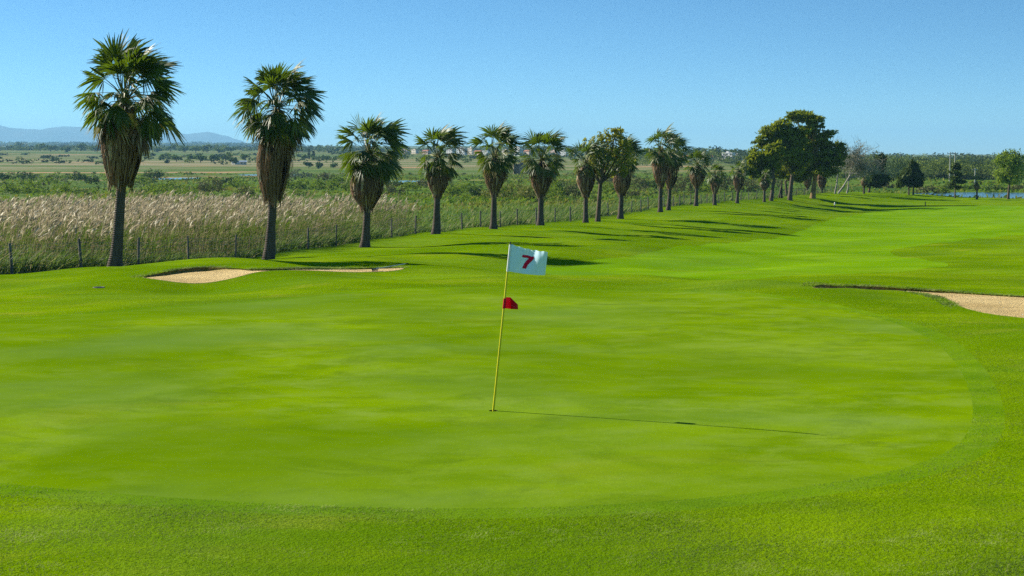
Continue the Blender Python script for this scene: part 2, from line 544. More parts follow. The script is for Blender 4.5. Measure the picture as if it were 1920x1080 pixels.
_c = t.mix(t.ramp(_r, 0.94, 0.96), _c, (0.34, 0.33, 0.12))
M['blade'] = t.bsdf(_c, 0.7, 0.08, trans=0.42, tcol=_c)
t = NT('fence_post_wood')
_n = t.noise(t.objco((1, 1, 0.2)), 20, 3)
M['post'] = t.bsdf(t.mix(t.ramp(_n, 0.3, 0.7), (0.08, 0.075, 0.065), (0.20, 0.19, 0.17)), 0.9, 0.1)
M['wire'] = NT('galvanised_wire').bsdf((0.32, 0.34, 0.33), 0.5, 0.4, metal=0.5)


def plain(name, col, rough=0.6, spec=0.3, var=0.12, trans=0.0):
    t = NT(name)
    nz = t.noise(t.objco(), 6, 4, 0.6)
    c2 = tuple(c * (1 - var * 2) for c in col)
    return t.bsdf(t.mix(t.ramp(nz, 0.35, 0.65), c2, col), rough, spec, trans=trans)


M['yellow'] = plain('yellow_pole_paint', (0.72, 0.62, 0.010), 0.35, 0.5, 0.04)
M['white'] = plain('white_paint', (0.80, 0.80, 0.78), 0.4, 0.4, 0.04)
M['black'] = plain('black_plastic', (0.02, 0.02, 0.02), 0.4, 0.4)
M['flag'] = plain('flag_nylon', (0.63, 0.86, 0.97), 0.35, 0.5, 0.02, trans=0.05)
M['red'] = plain('red_print', (0.72, 0.012, 0.06), 0.7, 0.1, 0.04, trans=0.2)
M['pennant'] = plain('red_pennant_plastic', (0.70, 0.008, 0.04), 0.45, 0.3, 0.05, trans=0.4)
M['cup'] = plain('cup_liner', (0.30, 0.30, 0.28), 0.5, 0.3)
M['hole'] = plain('cup_soil', (0.05, 0.035, 0.02), 0.9, 0.1)
M['rakegrey'] = plain('rake_handle_fibreglass', (0.42, 0.50, 0.46), 0.4, 0.4)
M['wallw'] = plain('white_render', (0.72, 0.71, 0.68), 0.8, 0.2, 0.05)
M['wallc'] = plain('cream_render', (0.60, 0.53, 0.42), 0.8, 0.2, 0.05)
M['wallp'] = plain('pink_render', (0.55, 0.40, 0.33), 0.8, 0.2, 0.05)
M['wallb'] = plain('brown_masonry', (0.18, 0.13, 0.095), 0.9, 0.1, 0.15)
M['walls'] = plain('grey_blue_sheet', (0.28, 0.36, 0.46), 0.6, 0.3, 0.08)
M['tile'] = plain('clay_roof_tile', (0.34, 0.15, 0.085), 0.85, 0.1, 0.15)
M['glass'] = plain('dark_window', (0.04, 0.05, 0.06), 0.2, 0.5, 0.0)
M['pole'] = plain('weathered_pole', (0.42, 0.42, 0.38), 0.7, 0.2)
M['mount'] = NT('mountain_scrub')
_t = M['mount']
_n = _t.noise(_t.pos(), 0.004, 5, 0.6)
M['mount'] = _t.bsdf(_t.mix(_t.ramp(_n, 0.35, 0.65), (0.05, 0.07, 0.035), (0.11, 0.11, 0.07)), 0.95, 0.02)


# ------------------------------------------------------------------ object helpers
def link(o, parent=None):
    COL.objects.link(o)
    if parent is not None:
        o.parent = parent
    return o


def build(name, V, polys, mats, parent=None, smooth=False):
    """one mesh object; polys = list of (index array n x k, material slot)"""
    me = bpy.data.meshes.new(name)
    V = np.asarray(V, np.float32)
    me.vertices.add(len(V))
    me.vertices.foreach_set('co', V.ravel())
    idx, start, mi = [], [], []
    off = 0
    for Fa, m in polys:
        Fa = np.asarray(Fa, np.int32)
        if len(Fa) == 0:
            continue
        k = Fa.shape[1]
        idx.append(Fa.ravel())
        start.append(off + np.arange(len(Fa), dtype=np.int32) * k)
        mi.append(np.full(len(Fa), m, np.int32))
        off += Fa.size
    idx = np.concatenate(idx)
    start = np.concatenate(start)
    mi = np.concatenate(mi)
    me.loops.add(len(idx))
    me.loops.foreach_set('vertex_index', idx)
    me.polygons.add(len(start))
    me.polygons.foreach_set('loop_start', start)
    for m in (mats if isinstance(mats, (list, tuple)) else [mats]):
        me.materials.append(m)
    me.polygons.foreach_set('material_index', mi)
    me.polygons.foreach_set('use_smooth', np.full(len(start), bool(smooth)))
    me.update(calc_edges=True)
    me.validate()
    o = bpy.data.objects.new(name, me)
    return link(o, parent)


class MB:
    def __init__(self):
        self.V, self.P, self.n = [], {}, 0

    def add(self, V, Fa, m=0):
        V = np.asarray(V, float).reshape(-1, 3)
        Fa = np.asarray(Fa, int)
        if len(V) == 0 or len(Fa) == 0:
            return
        self.P.setdefault((Fa.shape[1], m), []).append(Fa + self.n)
        self.V.append(V)
        self.n += len(V)

    def tube(self, pts, rads, sides=6, m=0, cap=True):
        pts = [Vector(p) for p in pts]
        k = len(pts)
        V = []
        for i, p in enumerate(pts):
            d = (pts[min(k - 1, i + 1)] - pts[max(0, i - 1)])
            d = d.normalized() if d.length > 1e-9 else Vector((0, 0, 1))
            ref = Vector((1, 0, 0)) if abs(d.z) > 0.8 else Vector((0, 0, 1))
            a = d.cross(ref).normalized()
            b = d.cross(a)
            for j in range(sides):
                th = 2 * math.pi * j / sides
                V.append(p + (a * math.cos(th) + b * math.sin(th)) * rads[i])
        Fq = []
        for i in range(k - 1):
            for j in range(sides):
                j2 = (j + 1) % sides
                Fq.append((i * sides + j, i * sides + j2, (i + 1) * sides + j2, (i + 1) * sides + j))
        base = np.array([tuple(v) for v in V])
        self.add(base, Fq, m)
        if cap:
            ce = np.vstack([base[-sides:], [tuple(pts[-1])]])
            self.add(ce, [(j, (j + 1) % sides, sides) for j in range(sides)], m)
            cs = np.vstack([base[:sides], [tuple(pts[0])]])
            self.add(cs, [((j + 1) % sides, j, sides) for j in range(sides)], m)

    def lathe(self, prof, sides=16, m=0, centre=(0, 0), jitter=0.0):
        V = []
        for (r, z) in prof:
            for j in range(sides):
                th = 2 * math.pi * j / sides
                rr = r * (1 + random.uniform(-jitter, jitter))
                V.append((centre[0] + rr * math.cos(th), centre[1] + rr * math.sin(th), z))
        Fq = []
        for i in range(len(prof) - 1):
            for j in range(sides):
                j2 = (j + 1) % sides
                Fq.append((i * sides + j, i * sides + j2, (i + 1) * sides + j2, (i + 1) * sides + j))
        self.add(V, Fq, m)

    def box(self, x0, x1, y0, y1, z0, z1, m=0):
        V = [(x, y, z) for z in (z0, z1) for y in (y0, y1) for x in (x0, x1)]
        self.add(V, [(0, 2, 3, 1), (4, 5, 7, 6), (0, 1, 5, 4), (2, 6, 7, 3), (0, 4, 6, 2), (1, 3, 7, 5)], m)

    def build(self, name, mats, parent=None, smooth=False):
        return build(name, np.concatenate(self.V), [(np.concatenate(v), k[1]) for k, v in self.P.items()], mats, parent, smooth)


def tag(o, label=None, cat=None, group=None, kind=None):
    if label:
        o['label'] = label
    if cat:
        o['category'] = cat
    if group:
        o['group'] = group
    if kind:
        o['kind'] = kind
    return o


def thing(name, loc, label=None, cat=None, group=None):
    o = bpy.data.objects.new(name, None)
    o.empty_display_size = 0.3
    o.location = loc
    link(o)
    return tag(o, label, cat, group)


ORD = ['', 'first', 'second', 'third', 'fourth', 'fifth', 'sixth', 'seventh', 'eighth', 'ninth', 'tenth', 'eleventh', 'twelfth',
       'thirteenth', 'fourteenth', 'fifteenth', 'sixteenth', 'seventeenth', 'eighteenth', 'nineteenth', 'twentieth']
AUTO = {}


def autolabel(o, phrase, px, cat, group):
    """queue a label; things that share a phrase are told apart from left to right at the end"""
    tag(o, None, cat, group)
    AUTO.setdefault(phrase, []).append((px, o))


def finish_labels():
    for phrase, L in AUTO.items():
        L.sort(key=lambda q: q[0])
        m = len(L)
        for i, (_, o) in enumerate(L):
            if m == 1:
                o['label'] = phrase
            elif i == 0:
                o['label'] = 'leftmost ' + phrase
            elif i == m - 1:
                o['label'] = 'rightmost ' + phrase
            else:
                o['label'] = ORD[i + 1] + ' from left ' + phrase


PALMX = [215, 503, 684, 817, 925, 1013, 1098, 1163, 1238, 1305, 1340, 1382]


def gap(px):
    """a screen position told by the palms of the row"""
    if px < 215:
        return 'left of the first palm'
    for i in range(len(PALMX) - 1):
        if PALMX[i] <= px < PALMX[i + 1]:
            return 'between %s and %s palms' % (ORD[i + 1], ORD[i + 2])
    if px < 1560:
        return 'behind the big tree group'
    return 'at the right by the pond'


# ------------------------------------------------------------------ ground outlines
def densify(poly, step):
    out = []
    m = len(poly)
    for i in range(m):
        a, b = poly[i], poly[(i + 1) % m]
        l = math.hypot(b[0] - a[0], b[1] - a[1])
        k = max(1, int(math.ceil(l / step)))
        for j in range(k):
            out.append((a[0] + (b[0] - a[0]) * j / k, a[1] + (b[1] - a[1]) * j / k))
    return out


def smooth_loop(poly, it=2):
    for _ in range(it):
        q = []
        for i in range(len(poly)):
            a, b = poly[i], poly[(i + 1) % len(poly)]
            q.append((a[0] * 0.75 + b[0] * 0.25, a[1] * 0.75 + b[1] * 0.25))
            q.append((a[0] * 0.25 + b[0] * 0.75, a[1] * 0.25 + b[1] * 0.75))
        poly = q
    return poly


def pix_loop(pix, sm=2, y1=400.0):
    L = []
    for a, b in pix:
        p = hit(a, b, y1=y1)
        L.append((p.x, p.y))
    return smooth_loop(L, sm)


def flat_pt(px, py):
    dx, dy, dz = ray(px, py)
    t = -CAM_Z / dz
    return (dx * t, dy * t)


GREEN = smooth_loop([flat_pt(a, b) for a, b in
                     [(0, 597), (200, 583), (450, 561), (680, 543), (900, 535), (1100, 535), (1300, 541), (1500, 559), (1640, 588), (1740, 628),
                      (1795, 680), (1822, 740), (1826, 790), (1795, 838), (1700, 880), (1500, 920), (1250, 944), (950, 952), (600, 948), (300, 932),
                      (0, 905), (-300, 868), (-560, 800), (-640, 740), (-500, 670), (-250, 622)]], 2)
BUNK_L = pix_loop([(262, 520), (290, 513), (330, 506), (370, 501.5), (410, 501), (440, 503), (470, 506), (520, 505), (580, 504.5), (640, 503.5), (700, 502.5),
                   (740, 501.5), (762, 503), (740, 508), (690, 510), (620, 509), (565, 507), (520, 506.5), (490, 509), (470, 513), (440, 521), (400, 529), (360, 531.5),
                   (320, 528), (285, 523)], 2)
BUNK_R = pix_loop([(1520, 538), (1560, 535), (1620, 536), (1680, 540), (1740, 544), (1800, 548), (1920, 556), (2060, 566), (2090, 590), (2000, 600), (1920, 596), (1850, 588),
                   (1805, 577), (1785, 566), (1750, 554), (1710, 546.5), (1650, 542.5), (1580, 541), (1530, 540.5)], 2)
FAIRWAY = pix_loop([(1000, 512), (1250, 520), (1500, 516), (1700, 510), (1800, 499), (1720, 484), (1650, 470), (1750, 455), (1920, 440), (2300, 425), (2400, 396),
                    (1920, 385), (1720, 390), (1640, 394), (1605, 402), (1560, 413), (1500, 432), (1325, 458), (1150, 484), (1000, 500)], 2)
CUP = hit(925, 770)
CUPC = [(CUP.x + 0.056 * math.cos(i * math.pi / 10), CUP.y + 0.056 * math.sin(i * math.pi / 10)) for i in range(20)]

def offset_loop(L, d):
    a = np.array(L)
    tn = np.roll(a, -1, 0) - np.roll(a, 1, 0)
    area_ = 0.5 * np.sum(a[:, 0] * np.roll(a[:, 1], -1) - np.roll(a[:, 0], -1) * a[:, 1])
    nn_ = np.stack([tn[:, 1], -tn[:, 0]], -1) * (1 if area_ > 0 else -1)
    nn_ /= np.linalg.norm(nn_, axis=1)[:, None] + 1e-9
    return [tuple(q) for q in a + nn_ * d]


COLLAR = offset_loop(GREEN, 0.38)
LOOPS = [densify(GREEN, 0.5), densify(BUNK_L, 0.3), densify(BUNK_R, 0.3), densify(FAIRWAY, 2.0), CUPC, densify(COURSE, 4.0), densify(COLLAR, 0.5)]
ang = np.concatenate([np.arange(-24, 24.01, 0.36), np.arange(-60, -24.5, 3), np.arange(27, 61, 3), np.arange(66, 300, 9)])
ang = np.radians(ang)
rad = np.concatenate([np.exp(np.linspace(math.log(1.0), math.log(9), 9))[:-1], np.exp(np.linspace(math.log(9), math.log(320), 120)),
                      np.exp(np.linspace(math.log(325), math.log(18500), 62))])
RA, AN = np.meshgrid(rad, ang, indexing='ij')
gx = (RA * np.sin(AN)).ravel()
gy = (RA * np.cos(AN)).ravel()
gx += RNG.normal(0, 1e-3, len(gx)) * RA.ravel() * 0.5
gy += RNG.normal(0, 1e-3, len(gy)) * RA.ravel() * 0.5
keep = np.ones(len(gx), bool)
for L in (LOOPS[0], LOOPS[1], LOOPS[2], LOOPS[6]):
    bx = np.array(L)
    nb = (gx > bx[:, 0].min() - 2) & (gx < bx[:, 0].max() + 2) & (gy > bx[:, 1].min() - 2) & (gy < bx[:, 1].max() + 2)
    d = np.full(len(gx), 9.0)
    d[nb] = seg_dist(gx[nb], gy[nb], L)
    keep &= d > 0.1
keep &= np.hypot(gx - CUP.x, gy - CUP.y) > 0.09
pts = [Vector((a, b)) for a, b in zip(gx[keep], gy[keep])] + [Vector((0, 0))]
edges = []
for L in LOOPS:
    s = len(pts)
    pts += [Vector(p) for p in L]
    edges += [(s + i, s + (i + 1) % len(L)) for i in range(len(L))]
vo, eo, fo, _, _, _ = geometry.delaunay_2d_cdt(pts, edges, [], 0, 1e-6, False)
VX = np.array([(v.x, v.y) for v in vo])
FA = np.array([f for f in fo if len(f) == 3])
cr = (VX[FA[:, 1], 0] - VX[FA[:, 0], 0]) * (VX[FA[:, 2], 1] - VX[FA[:, 0], 1]) - (VX[FA[:, 1], 1] - VX[FA[:, 0], 1]) * (VX[FA[:, 2], 0] - VX[FA[:, 0], 0])
FA[cr < 0] = FA[cr < 0][:, ::-1]
cen = VX[FA].mean(1)
ZZ = H(VX[:, 0], VX[:, 1])
inG = inside(cen[:, 0], cen[:, 1], GREEN)
inL = inside(cen[:, 0], cen[:, 1], BUNK_L)
inR = inside(cen[:, 0], cen[:, 1], BUNK_R)
inF = inside(cen[:, 0], cen[:, 1], FAIRWAY)
inC = inside(cen[:, 0], cen[:, 1], COURSE)
inK = inside(cen[:, 0], cen[:, 1], COLLAR) & ~inG
inH = inside(cen[:, 0], cen[:, 1], CUPC)


def region(name, mask, mat, kind='structure', label=None, dz=None):
    f = FA[mask]
    u, inv = np.unique(f, return_inverse=True)
    V = np.column_stack([VX[u], ZZ[u] if dz is None else ZZ[u] + dz[u]])
    o = build(name, V, [(inv.reshape(f.shape), 0)], mat, None, True)
    tag(o, label, None, None, kind)
    return o


region('putting_green', inG & ~inH, M['green'])
region('collar', inK & ~inL & ~inR, M['collar'])
region('fairway', inF & ~inK & ~inG & ~inL & ~inR, M['fairway'])
region('rough', inC & ~inF & ~inK & ~inG & ~inL & ~inR, M['rough'])
region('marsh', ~inC, M['marsh'])


def make_bunker(name, loop, mask, back, wall_back, wall_front, dip, along):
    """sand floor lower than the turf round it, with a soil face between"""
    f = FA[mask]
    u, inv = np.unique(f, return_inverse=True)
    L = densify(loop, 0.3)
    P = VX[u]
    d = seg_dist(P[:, 0], P[:, 1], L)
    LA = np.array(L)
    cx, cy = LA.mean(0)
    # outward direction of the nearest outline point tells the high back face from the low front
    ax = np.array(L)
    nx = np.roll(ax, -1, 0) - np.roll(ax, 1, 0)
    area = 0.5 * np.sum(ax[:, 0] * np.roll(ax[:, 1], -1) - np.roll(ax[:, 0], -1) * ax[:, 1])
    nrm = np.stack([nx[:, 1], -nx[:, 0]], -1) * (1 if area > 0 else -1)
    nrm /= np.linalg.norm(nrm, axis=1)[:, None] + 1e-9
    bk = np.clip(nrm @ np.array(back), -1, 1)
    for _ in range(4):
        bk = (np.roll(bk, 1) + bk + np.roll(bk, -1)) / 3
    wl_ = wall_front + (wall_back - wall_front) * np.clip(0.35 + bk, 0, 1)
    bpx = 960 + F * ax[:, 0] / ax[:, 1]
    wl_ = wl_ * np.interp(bpx, *along)
    # spread the rim depth over the floor by inverse distance
    dd = (P[:, None, 0] - ax[None, :, 0]) ** 2 + (P[:, None, 1] - ax[None, :, 1]) ** 2
    w = 1.0 / (dd ** 1.5 + 1e-6)
    rim = (w * wl_[None]).sum(1) / w.sum(1)
    zf = ZZ[u] - rim - dip * np.clip(d / 1.6, 0, 1)
    # gentle raking and footprints
    zf += np.clip(d / 0.5, 0, 1) * (0.012 * np.sin(P[:, 0] * 3.1 + P[:, 1] * 1.7) * np.sin(P[:, 1] * 4.3))
    o = build(name, np.column_stack([P, zf]), [(inv.reshape(f.shape), 0)], M['sand'], None, True)
    tag(o, None, None, None, 'structure')
    m = len(L)
    zt = H(ax[:, 0], ax[:, 1])
    top = np.column_stack([ax, zt + 0.004])
    outp = ax + nrm * 0.10
    mid = np.column_stack([ax + nrm * 0.05, zt - wl_ * 0.5])
    low = np.column_stack([outp - nrm * 0.12, zt - wl_ - 0.03])
    V = np.vstack([top, mid, low])
    Fq = []
    for r in range(2):
        for i in range(m):
            j = (i + 1) % m
            Fq.append((r * m + i, r * m + j, (r + 1) * m + j, (r + 1) * m + i))
    o2 = build(name + '_face', V, [(np.array(Fq), 0)], M['lip'], None, True)
    tag(o2, None, None, None, 'structure')
    return L, nrm, bk, zt


BL = make_bunker('sand_bunker', BUNK_L, inL, (-0.5, 0.87), 0.13, 0.01, 0.03, ([250, 300, 350, 430, 480, 600, 760], [0.3, 0.8, 1.0, 1.0, 0.30, 0.15, 0.2]))
BR = make_bunker('sand_bunker', BUNK_R, inR, (-0.1, 0.99), 0.12, 0.01, 0.02, ([1520, 1550, 1640, 1700, 1760, 2000], [1.0, 1.9, 1.5, 0.5, 0.45, 0.6]))

# ponds
for k, (cx, cy, rx, ry, wz) in enumerate(PONDS):
    V = [(cx, cy, wz)] + [(cx + rx * 1.15 * math.cos(i * math.pi / 24) * (1 + 0.12 * math.sin(3 * i * math.pi / 24 + k)), cy + ry * 1.15 * math.sin(i * math.pi / 24), wz)
                          for i in range(48)]
    o = build('pond', V, [(np.array([(0, 1 + i, 1 + (i + 1) % 48) for i in range(48)]), 0)], M['water'])
    tag(o, None, None, None, 'structure')

# bare ochre mud round two of the marsh pools
for k, (a, Y, rx, ry) in enumerate([(352, 522, 15, 13), (420, 560, 20, 12)]):
    cx = (a - 960) / F * Y
    th = np.linspace(0, 2 * math.pi, 41)[:-1]
    rr = [0.0] + [0.25, 0.5, 0.75, 1.0]
    P = [(cx, Y)] + [(cx + rx * r * math.cos(q) * (1 + 0.2 * math.sin(3 * q + k)), Y + ry * r * math.sin(q)) for r in rr[1:] for q in th]
    P = np.array(P)
    V = np.column_stack([P, H(P[:, 0], P[:, 1]) + 0.05])
    Fq = [(1 + i * 40 + j, 1 + (i + 1) * 40 + j, 1 + (i + 1) * 40 + (j + 1) % 40, 1 + i * 40 + (j + 1) % 40) for i in range(3) for j in range(40)]
    tag(build('mud_flat', V, [(np.array([(0, 1 + j, 1 + (j + 1) % 40) for j in range(40)]), 0), (np.array(Fq), 0)], M['mud'], None, True), None, None, None, 'structure')

# mountains
mv, mf = [], []
prof = [(-1200, 262), (-700, 250), (-300, 240), (-100, 236), (0, 238), (50, 244), (105, 239), (160, 242), (210, 246), (260, 246), (300, 247), (350, 252), (390, 251), (430, 258), (470, 272),
        (520, 284), (560, 290), (640, 300)]
xs = np.linspace(-1200, 640, 150)
ys = np.interp(xs, [p[0] for p in prof], [p[1] for p in prof]) + 0.8 * np.sin(xs * 0.09) + 0.5 * np.sin(xs * 0.23 + 1)
rows = 14
for i, (a, b) in enumerate(zip(xs, ys)):
    for j in range(rows):
        f = j / (rows - 1)
        dist = 14500 + 3500 * f
        hgt = (295 - b) / F * 16200 * math.sin(math.pi * 0.5 * min(1, f * 2)) * (1 if f < 0.5 else math.cos((f - 0.5) * math.pi * 0.8))
        hgt *= 1 + 0.10 * math.sin(i * 0.33 + j * 1.3) * (1 - abs(2 * f - 1))
        mv.append(((a - 960) / F * dist, dist, 0 + hgt + 3))
for i in range(len(xs) - 1):
    for j in range(rows - 1):
        mf.append((i * rows + j, (i + 1) * rows + j, (i + 1) * rows + j + 1, i * rows + j + 1))
tag(build('mountains', mv, [(np.array(mf), 0)], M['mount'], None, True), None, None, None, 'structure')

# ------------------------------------------------------------------ flagstick and cup
flag_root = thing('golf_flagstick', CUP, 'yellow flagstick leaning right in the hole, white flag numbered 7 above red pennant', 'flagstick')
TOP = at(957, 456, CUP.y + 0.06) - CUP
mb = MB()
mb.tube([Vector((0, 0, -0.10)) - TOP * 0.04, TOP * 0.0, TOP * 0.5, TOP * 0.83], [0.0150, 0.0150, 0.0135, 0.0130], 10)
mb.build('pole', M['yellow'], flag_root, True)
mb = MB()
mb.tube([TOP * 0.832, TOP * 0.992], [0.0150, 0.0150], 10)
mb.build('flag_sleeve', M['white'], flag_root, True)
mb = MB()
mb.tube([TOP * 0.992, TOP * 1.008], [0.010, 0.008], 10)
mb.build('pole_cap', M['black'], flag_root, True)
fl = [at(958, 458, CUP.y + 0.06) - CUP, at(951.5, 508, CUP.y + 0.06) - CUP, at(1027, 472, CUP.y - 0.17) - CUP, at(1022, 516, CUP.y - 0.15) - CUP]


def flag_pt(u, v, off=0.0):
    a = fl[0].lerp(fl[2], u)
    b = fl[1].lerp(fl[3], u)
    p = a.lerp(b, v)
    rip = 0.030 * math.sin(u * 5.2 - 0.6 + v * 0.8) * u + 0.010 * math.sin(u * 13 + v * 4) * u + 0.006 * math.sin(u * 38 + 1) * math.exp(-v * 6)
    p = p + Vector((0, rip - off, 0))
    p.z += -0.018 * math.sin(u * math.pi) * (1 - v) - 0.012 * math.sin(u * math.pi) * v + 0.004 * math.sin(u * 30) * (1 - v)
    if u > 0.80 and v > 0.5:
        p.y += 0.05 * (u - 0.8) * (v - 0.5) * 8
    return p


NU, NV = 44, 26
V = [flag_pt(i / NU, j / NV) for i in range(NU + 1) for j in range(NV + 1)]
Fq = [(i * (NV + 1) + j, i * (NV + 1) + j + 1, (i + 1) * (NV + 1) + j + 1, (i + 1) * (NV + 1) + j) for i in range(NU) for j in range(NV)]
flag = build('flag', V, [(np.array(Fq), 0)], M['flag'], flag_root, True)
# the figure 7, printed on the cloth
SEV_TOP = ((0.345, 0.255), (0.655, 0.265), (0.645, 0.375), (0.335, 0.355))
mb = MB()


def seven_patch(c, nu, nv):
    V = []
    for i in range(nu + 1):
        for j in range(nv + 1):
            a, b = i / nu, j / nv
            u = (c[0][0] * (1 - a) + c[1][0] * a) * (1 - b) + (c[3][0] * (1 - a) + c[2][0] * a) * b
            v = (c[0][1] * (1 - a) + c[1][1] * a) * (1 - b) + (c[3][1] * (1 - a) + c[2][1] * a) * b
            V.append(flag_pt(u, v, 0.003))
    mb.add([tuple(q) for q in V], [(i * (nv + 1) + j, i * (nv + 1) + j + 1, (i + 1) * (nv + 1) + j + 1, (i + 1) * (nv + 1) + j) for i in range(nu) for j in range(nv)])


seven_patch(SEV_TOP, 12, 4)
seven_patch(((0.520, 0.368), (0.645, 0.376), (0.590, 0.47), (0.470, 0.46)), 5, 5)
seven_patch(((0.470, 0.46), (0.590, 0.47), (0.515, 0.62), (0.410, 0.61)), 5, 6)
seven_patch(((0.410, 0.61), (0.515, 0.62), (0.475, 0.80), (0.375, 0.79)), 5, 6)
mb.build('numeral', M['red'], flag, True)
# red pennant lower down
pn = [(945.5, 557), (957, 557.5), (971, 571), (971.5, 580), (958, 579.5), (944.5, 577.5)]
mb = MB()
fr = [at(a, b, CUP.y + 0.03 + 0.07 * math.sin((a - 945) / 26 * 3.3)) - CUP for a, b in pn]
bk_ = [p + Vector((0, 0.004, 0)) for p in fr]
mb.add([tuple(p) for p in fr + bk_], [(0, 5, 4, 1), (1, 4, 3, 2), (7, 10, 11, 6), (8, 9, 10, 7), (0, 1, 7, 6), (1, 2, 8, 7), (2, 3, 9, 8), (3, 4, 10, 9), (4, 5, 11, 10), (5, 0, 6, 11)])
mb.build('pennant', M['pennant'], flag_root)
mb = MB()
mb.tube([TOP * 0.612, TOP * 0.672], [0.0175, 0.0175], 10)
mb.build('pennant_clip', M['pennant'], flag_root, True)
cup = thing('hole_cup', CUP, 'small round golf hole in the green at the foot of the flagstick', 'golf hole')
mb = MB()
mb.lathe([(0.0555, -0.025), (0.0555, -0.0255), (0.054, -0.18)], 20)
mb.build('liner', M['cup'], cup, True)
mb = MB()
mb.lathe([(0.0565, 0.0), (0.0562, -0.025)], 20)
mb.build('soil_rim', M['hole'], cup, True)
mb = MB()
mb.lathe([(0.054, -0.18), (0.0, -0.18)], 20)
mb.build('cup_floor', M['hole'], cup)

# ------------------------------------------------------------------ bunker rake
r0, r1 = hit(703, 508.5), None
rk = thing('bunker_rake', r0, 'grey handled rake lying on the right end of the left bunker', 'rake')
hd = at(765, 494, r0.y + 0.55) - r0
hs = at(704, 507, r0.y) - r0
hs.z += 0.05
mb = MB()
mb.tube([hs, hs.lerp(hd, 0.92)], [0.017, 0.016], 8)
mb.build('handle', M['rakegrey'], rk, True)
mb = MB()
mb.tube([hs.lerp(hd, 0.92), hd], [0.021, 0.021], 8)
mb.build('grip', M['black'], rk, True)
mb = MB()
hdir = Vector((0.25, 0.97, 0)).normalized()
mb.tube([hs - hdir * 0.30, hs + hdir * 0.30], [0.024, 0.024], 6)
for i in range(13):
    q = hs + hdir * (-0.28 + 0.56 * i / 12)
    mb.tube([q, q + Vector((-0.02, 0, -0.09))], [0.008, 0.004], 4)
mb.build('rake_head', M['black'], rk)


# round drain cover sunk in the rough
q = hit(185, 539)
dr = thing('drain_cover', q, 'small round dark drain cover sunk in the rough left of the left bunker', 'drain cover')
mb = MB()
mb.lathe([(0.13, -0.05), (0.13, 0.014), (0.155, 0.014), (0.165, -0.05)], 20)
mb.build('rim', M['post'], dr, True)
mb = MB()
mb.lathe([(0.129, 0.006), (0.07, 0.010), (0.0, 0.011)], 20)
mb.build('lid', M['black'], dr, True)

# ------------------------------------------------------------------ palms
def fan_leaf(mb, o, phi, th, lp, lb, droop, wind, mat, pet=True, dead=False, nseg=22, spread=112.0):
    d0 = Vector((math.cos(th) * math.cos(phi), math.cos(th) * math.sin(phi), math.sin(th)))
    d1 = (d0 + Vector((wind * 0.5, 0, -droop))).normalized()
    mid = o + d0 * lp * 0.55
    end = mid + d1 * lp * 0.5
    s = d1.cross(Vector((0, 0, 1)))
    if s.length < 0.15:
        s = Vector((-math.sin(phi), math.cos(phi), 0))
    s.normalize()
    roll = random.uniform(-0.7, 0.7)
    nrm = s.cross(d1)
    s, nrm = s * math.cos(roll) + nrm * math.sin(roll), nrm * math.cos(roll) - s * math.sin(roll)
    if pet:
        w = 0.028
        P = [o, mid, end]
        V = []
        for k, p in enumerate(P):
            ww = w * (1.4 - 0.4 * k)
            V += [p + s * ww, p + nrm * ww * 0.7, p - s * ww]
        mb.add([tuple(v) for v in V], [(0, 1, 4, 3), (1, 2, 5, 4), (3, 4, 7, 6), (4, 5, 8, 7)], 2 if not dead else 3)
    al = np.radians(np.linspace(-spread, spread, nseg)) + RNG.normal(0, 0.03, nseg)
    da = 2 * math.radians(spread) / nseg
    T = np.array([0.0, 0.22, 0.48, 0.75, 1.0])
    d1n, sn, nn = np.array(d1), np.array(s), np.array(nrm)
    L = lb * (1 - 0.32 * (np.abs(al) / math.radians(spread)) ** 2) * RNG.uniform(0.88, 1.08, nseg)
    dirs = np.cos(al)[:, None] * d1n + np.sin(al)[:, None] * sn            # nseg x 3
    side = -np.sin(al)[:, None] * d1n + np.cos(al)[:, None] * sn
    cup_ = -0.30 * np.abs(np.sin(al)) - 0.06
    tipdroop = RNG.uniform(0.08, 0.34, nseg) * (1.7 if dead else 1.0)
    tipw = RNG.uniform(0.10, 0.42, nseg) * wind
    grav = np.array([0, 0, -1.0])
    wv = np.array([1.0, -0.25, 0.05])
    pts_ = (np.array(end)[None, None] + dirs[:, None] * (T[None, :, None] * L[:, None, None])
            + nn[None, None] * (cup_[:, None, None] * (T ** 1.5)[None, :, None] * L[:, None, None])
            + grav * (tipdroop[:, None, None] * (T ** 2.4)[None, :, None] * L[:, None, None])
            + wv * (tipw[:, None, None] * (T ** 2.0)[None, :, None] * L[:, None, None]))
    W = np.minimum(T[None] * L[:, None] * da * 0.56, 0.052) * np.array([1, 1, 1, 0.62, 0.10])[None]
    if dead:
        W *= 0.8
    tw = RNG.uniform(-0.5, 0.5, nseg)
    off = side[:, None] * W[:, :, None]
    pl = nn[None, None] * (W * (0.55 + tw[:, None]))[:, :, None]
    A_ = pts_ - off + pl
    B_ = pts_ + off - pl
    nT = len(T)
    V = np.stack([A_, B_], 2).reshape(-1, 3)                               # seg, t, ab
    Fq = []
    base = np.arange(nseg)[:, None] * (nT * 2)
    for k in range(nT - 1):
        a = base + k * 2
        Fq.append(np.concatenate([a, a + 1, a + 3, a + 2], 1))
    mb.add(V, np.concatenate(Fq), mat)


